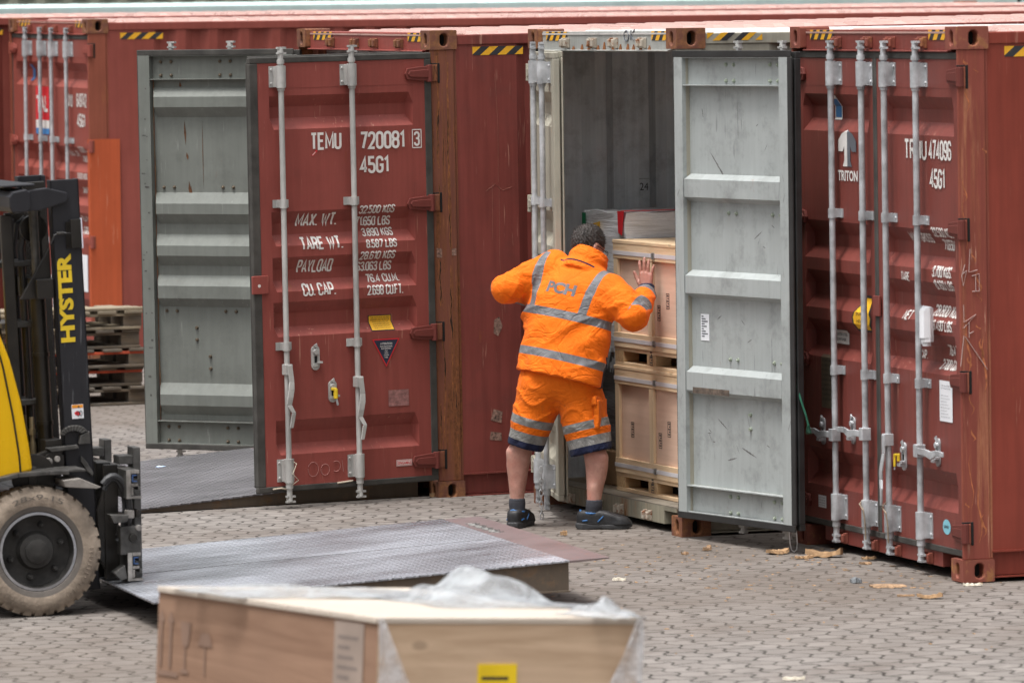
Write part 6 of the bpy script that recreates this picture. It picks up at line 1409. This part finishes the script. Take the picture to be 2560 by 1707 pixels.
G = [(1.692, 30.939, .20, .09, .030, -.3, 'largest pale wood splinter lying before the closed red container', 'L', .012), (1.579, 30.869, .10, .05, .015, .2, 'short splinter touching the end of the largest one', 'L', 0),
     (1.448, 31.149, .12, .10, .018, .5, 'crumbled lump of wood near the largest splinter', 'L', .01), (1.929, 30.797, .08, .05, .012, 0, 'small chip close under the closed red container sill', 'L', 0), (1.896, 30.524, .06, .06, .010, .7, 'two-edged chip lying between the largest splinter and the grey pebble', 'D', 0),
     (2.112, 28.777, .13, .06, .02, -.15, 'pale bent splinter in front of the scraped corner post', 'L', .008), (1.999, 28.906, .09, .03, .008, .1, 'thin sliver lying beside the pale bent splinter', 'D', 0), (1.938, 29.377, .18, .16, .008, .2, 'flat brown flake pressed on the paving beside the grey pebble', 'D', 0),
     (0.937, 31.18, .04, .03, .012, .3, 'tiny brown crumb close to the crumbled lump of wood', 'D', 0), (0.279, 32.347, .035, .04, .022, .3, 'small round chip beside the ramp lip tip', 'L', 0), (1.068, 31.382, .045, .04, .02, .9, 'dark brown crumb below the grey door corner', 'D', 0), (-0.508, 34.905, .03, .03, .025, 0, 'yellowish chip by the bottom casting of the lettered container', 'L', 0)]
for i, (x, y, ln, wd, th, an, lb, mt_, cu_) in enumerate(G): splinter(x, y, ln, wd, th, an, lb, SPL if mt_ == 'L' else SPD, 100+i, cu_)
for x, y, ln, an, lb, nm in ((0.549, 29.868, .072, -.05, 'short white stick on the paving beside the carried ramp', 'white_stick'), (2.378, 29.356, .10, .15, 'bent white strip below the corner casting of the closed red container', 'white_strip'), (1.253, 25.501, .10, -.1, 'white sliver on the bare paving nearest the viewer', 'white_sliver')):
    splinter(x, y, ln, .04, .012, an, lb, flat('chalky_scrap', (.60, .54, .44), .7), int(x*100), 0, nm, 'scrap')
splinter(1.785, 29.596, .055, .09, .022, .1, 'single grey pebble on the paving before the closed red container', flat('grey_stone', (.16, .17, .18), .8), 77, 0, 'pebble', 'stone')
rr = random.Random(12); mb = MB()
for i in range(300):
    x, y = rr.gauss(1.65, .65), rr.gauss(30.4, .8)
    if i % 3 == 0: x, y = rr.uniform(-1.6, 2.6), rr.uniform(26.5, 33.0)
    if y > 32.0-.75*(x-1.2) and x > .6: continue
    s_ = rr.uniform(.002, .008); an = rr.uniform(0, 3); c, sn = math.cos(an), math.sin(an)
    q = [(x+c*s_*a-sn*s_*b*2.2, y+sn*s_*a+c*s_*b*2.2) for a, b in ((-1, -1), (1, -.6), (.8, 1), (-.7, .8))]; h = s_*.5
    mb.hexa([(a, b, .0005) for a, b in q], [(a*.8+x*.2, b*.8+y*.2, h) for a, b in q], i % 2)
o = mb.build('wood_crumbs', [SPL, SPD]); tag(o, 'fine wood crumbs strewn over the paving', 'wood crumbs', kind='stuff')
# scrap of blue wrapper on the rear ramp
mb = MB(); mb.tube([(-.06, 0, .006), (-.02, .008, .014), (.03, .0, .010), (.07, .012, .012)], [.004, .011, .012, .006], 6)
thing_mesh('blue_wrapper', mb, flat('blue_foil', (.02, .22, .55), .3), 'twisted scrap of blue wrapper on the worn ramp', 'wrapper', mw=Matrix.Translation((-2.265, 36.35, .075)))

# ------------------------------------------------------------------ rust and scratches on the lettered container
CRK, HAL = flat('rust_crack', (.030, .014, .009), .95, 0, .4, 30), flat('orange_rust_halo', (.26, .095, .033), .9, 0, .5, 25)
def crack(ct, x0, z0, z1, y, seed, w=.006, name='rust_crack'):
    rr = random.Random(seed); n = int((z1-z0)/.022); x = x0; L_, R_ = [], []
    for i in range(n+1):
        x += rr.uniform(-.004, .004)+(x0-x)*.15; env = max(0, math.sin(i*.23+seed)+.45*math.sin(i*.71+seed*2)+.25); k = (.08+.9*env*rr.uniform(.3, 1.0))*w*.62*min(1, (i+.3)/3, (n-i+.3)/3); L_.append((x-k, z0+(z1-z0)*i/n)); R_.append((x+k*rr.uniform(.6, 1.3), z0+(z1-z0)*i/n))
    for off, grow, mt_ in ((.0008, .0045, HAL), (.0018, 0, CRK)):
        mb = MB(); vs = []
        for (a, z), (b, _) in zip(L_, R_): vs += [(a-grow*rr.uniform(.3, 1.2), y-off, z), (b+grow*rr.uniform(.3, 1.2), y-off, z)]
        mb.add(vs, [(2*i, 2*i+1, 2*i+3, 2*i+2) for i in range(n)]); mb.build(name if mt_ is CRK else 'rust_halo', mt_, ct, recalc=False)
for i, (x, a, b, w_k) in enumerate(((.050, 2.05, 2.74, .006), (.045, 1.20, 1.95, .008), (.112, 1.55, 2.70, .006), (.108, .55, 1.45, .008), (.052, .35, 1.05, .006), (.135, .2, .8, .004), (.03, .2, .6, .005))): crack(cA, x, a, b, .005, 200+i, w_k)
for i, (x, a, b, w_k) in enumerate(((.035, 1.0, 2.6, .004), (.03, .3, .9, .005))): crack(cB, x, a, b, .005, 230+i, w_k)
MRK = flat('pale_scratch', (.27, .10, .07), .8, 0, .3, 30); RES = flat('sticker_shreds', (.22, .13, .10), .9, 0, .8, 60)
for pts in ([(.43, 2.62), (.445, 2.30), (.44, 1.95)], [(.445, 1.93), (.44, 1.5), (.452, 1.1)], [(.40, 1.95), (.395, 1.6)], [(.36, 1.90), (.42, 1.94), (.47, 1.90), (.53, 1.92)]):
    mb = MB(); mb.tube([(x, .0135, z) for x, z in pts], .0012, 4); mb.build('scratch', MRK, cA)
for q in ([(.37, 1.28), (.45, 1.26), (.455, 1.31), (.375, 1.33)], [(.39, 1.02), (.42, 1.00), (.45, 1.06), (.43, 1.12), (.395, 1.10)], [(.36, .48), (.43, .46), (.44, .53), (.38, .55)], [(.35, .36), (.43, .35), (.43, .40), (.36, .41)]):
    mb = MB(); mb.prism(q, lambda a, b: (a, .0125, b), lambda a, b: (a, .0135, b)); mb.build('torn_sticker', RES, cA)
mb = MB(); mb.prism([(.02, 1.50), (.055, 1.50), (.055, 1.555), (.02, 1.56)], lambda a, b: (a, .0035, b), lambda a, b: (a, .0045, b)); mb.prism([(.12, 1.51), (.15, 1.51), (.15, 1.555), (.12, 1.55)], lambda a, b: (a, .0035, b), lambda a, b: (a, .0045, b)); mb.build('torn_sticker', RES, cA, split=True)
SCR = flat('orange_scrape', (.42, .135, .055), .8, 0, .5, 25); rr = random.Random(41)
for i in range(26):      # impact scrapes on the corner post of the closed container
    x, z = rr.uniform(.015, .15), rr.uniform(.15, 2.7); h = rr.choice((.03, .06, .12, .30)); w_k = rr.uniform(.002, .007)
    mb = MB(); k = 6; P = []
    for j in range(k+1): xx = x+rr.uniform(-.004, .004)+.012*math.sin(j); P += [(xx-w_k*math.sin(math.pi*(j+.2)/(k+.4)), .0042, z+h*j/k), (xx+w_k*math.sin(math.pi*(j+.2)/(k+.4)), .0042, z+h*j/k)]
    mb.add(P, [(2*j, 2*j+1, 2*j+3, 2*j+2) for j in range(k)]); mb.build('scrape', SCR, cC, recalc=False)

# ------------------------------------------------------------------ wear on the doors
mb = MB(dA2.T)     # brown sealant weeping along the lining welds
for x in (.092, 1.092): mb.tube([(x+.004*math.sin(9*z), -.0135-.0*z, z) for z in np.linspace(.33, 2.56, 24)], .0028, 4)
mb.build('weld_rust', flat('weld_rust', (.17, .105, .05), .9, 0, .6, 12), dA2.o)
mb = MB(dA2.T); rr = random.Random(8)
for i in range(22):
    x, z = rr.uniform(1.11, 1.17), rr.uniform(.2, 2.6); mb.box(x, x+rr.uniform(.006, .03), -.0562, -.0555, z, z+rr.uniform(.003, .012))
mb.build('scuff_marks', flat('dark_scuff', (.07, .065, .06), .8, 0, .6, 30), dA2.o)
mb = MB(dB.T); rr = random.Random(18)
def scuff(x, z, ln, an, w=.005, o=-.0052, n=6, curve=.0):
    P = [(x+ln*u*math.cos(an), z+ln*u*math.sin(an)+curve*(u-.5)**2) for u in np.linspace(0, 1, n)]
    for k, ((a, b), (c, d_)) in enumerate(zip(P, P[1:])):
        w0, w1 = .5*w*math.sin(math.pi*(k+.25)/(n-.5)), w*math.sin(math.pi*(k+1.25)/(n-.5)); mb.add([(a, o, b-w0), (c, o, d_-w1), (c, o, d_+w1), (a, o, b+w0)], [(0, 1, 2, 3)])
scuff(.30, 2.20, .30, -.75, .010); scuff(.52, 2.02, .12, -.8, .006); scuff(.245, 2.25, .34, -1.55, .006); scuff(.22, 2.44, .05, -1.3, .018); scuff(.55, 1.36, .25, 1.4, .004); scuff(.60, .55, .16, -.3, .007); scuff(.45, .47, .10, .2, .006); scuff(.70, .62, .13, 1.9, .006); scuff(.35, .70, .12, -.5, .006); scuff(.75, 1.72, .10, .5, .005)
for i in range(16): scuff(rr.uniform(.15, .95), rr.choice((2.25, 1.75, 1.2, .6))+rr.uniform(-.1, .1), rr.uniform(.02, .06), rr.uniform(-1.6, 1.6), .004)
for z in (.90, 1.45, 1.99):
    for i in range(4): scuff(rr.uniform(.14, .9), z+rr.uniform(-.03, .03), rr.uniform(.03, .12), rr.uniform(-1.4, .4), .007, -.0515)
for i in range(14): scuff(rr.choice((rr.uniform(.01, .07), rr.uniform(1.1, 1.16))), rr.uniform(.3, 2.6), rr.uniform(.03, .08), rr.uniform(1.0, 2.0), .005, -.0558)
mb.build('scuff_marks', flat('black_scuff', (.13, .125, .12), .7, 0, .5, 30), dB.o, recalc=False)
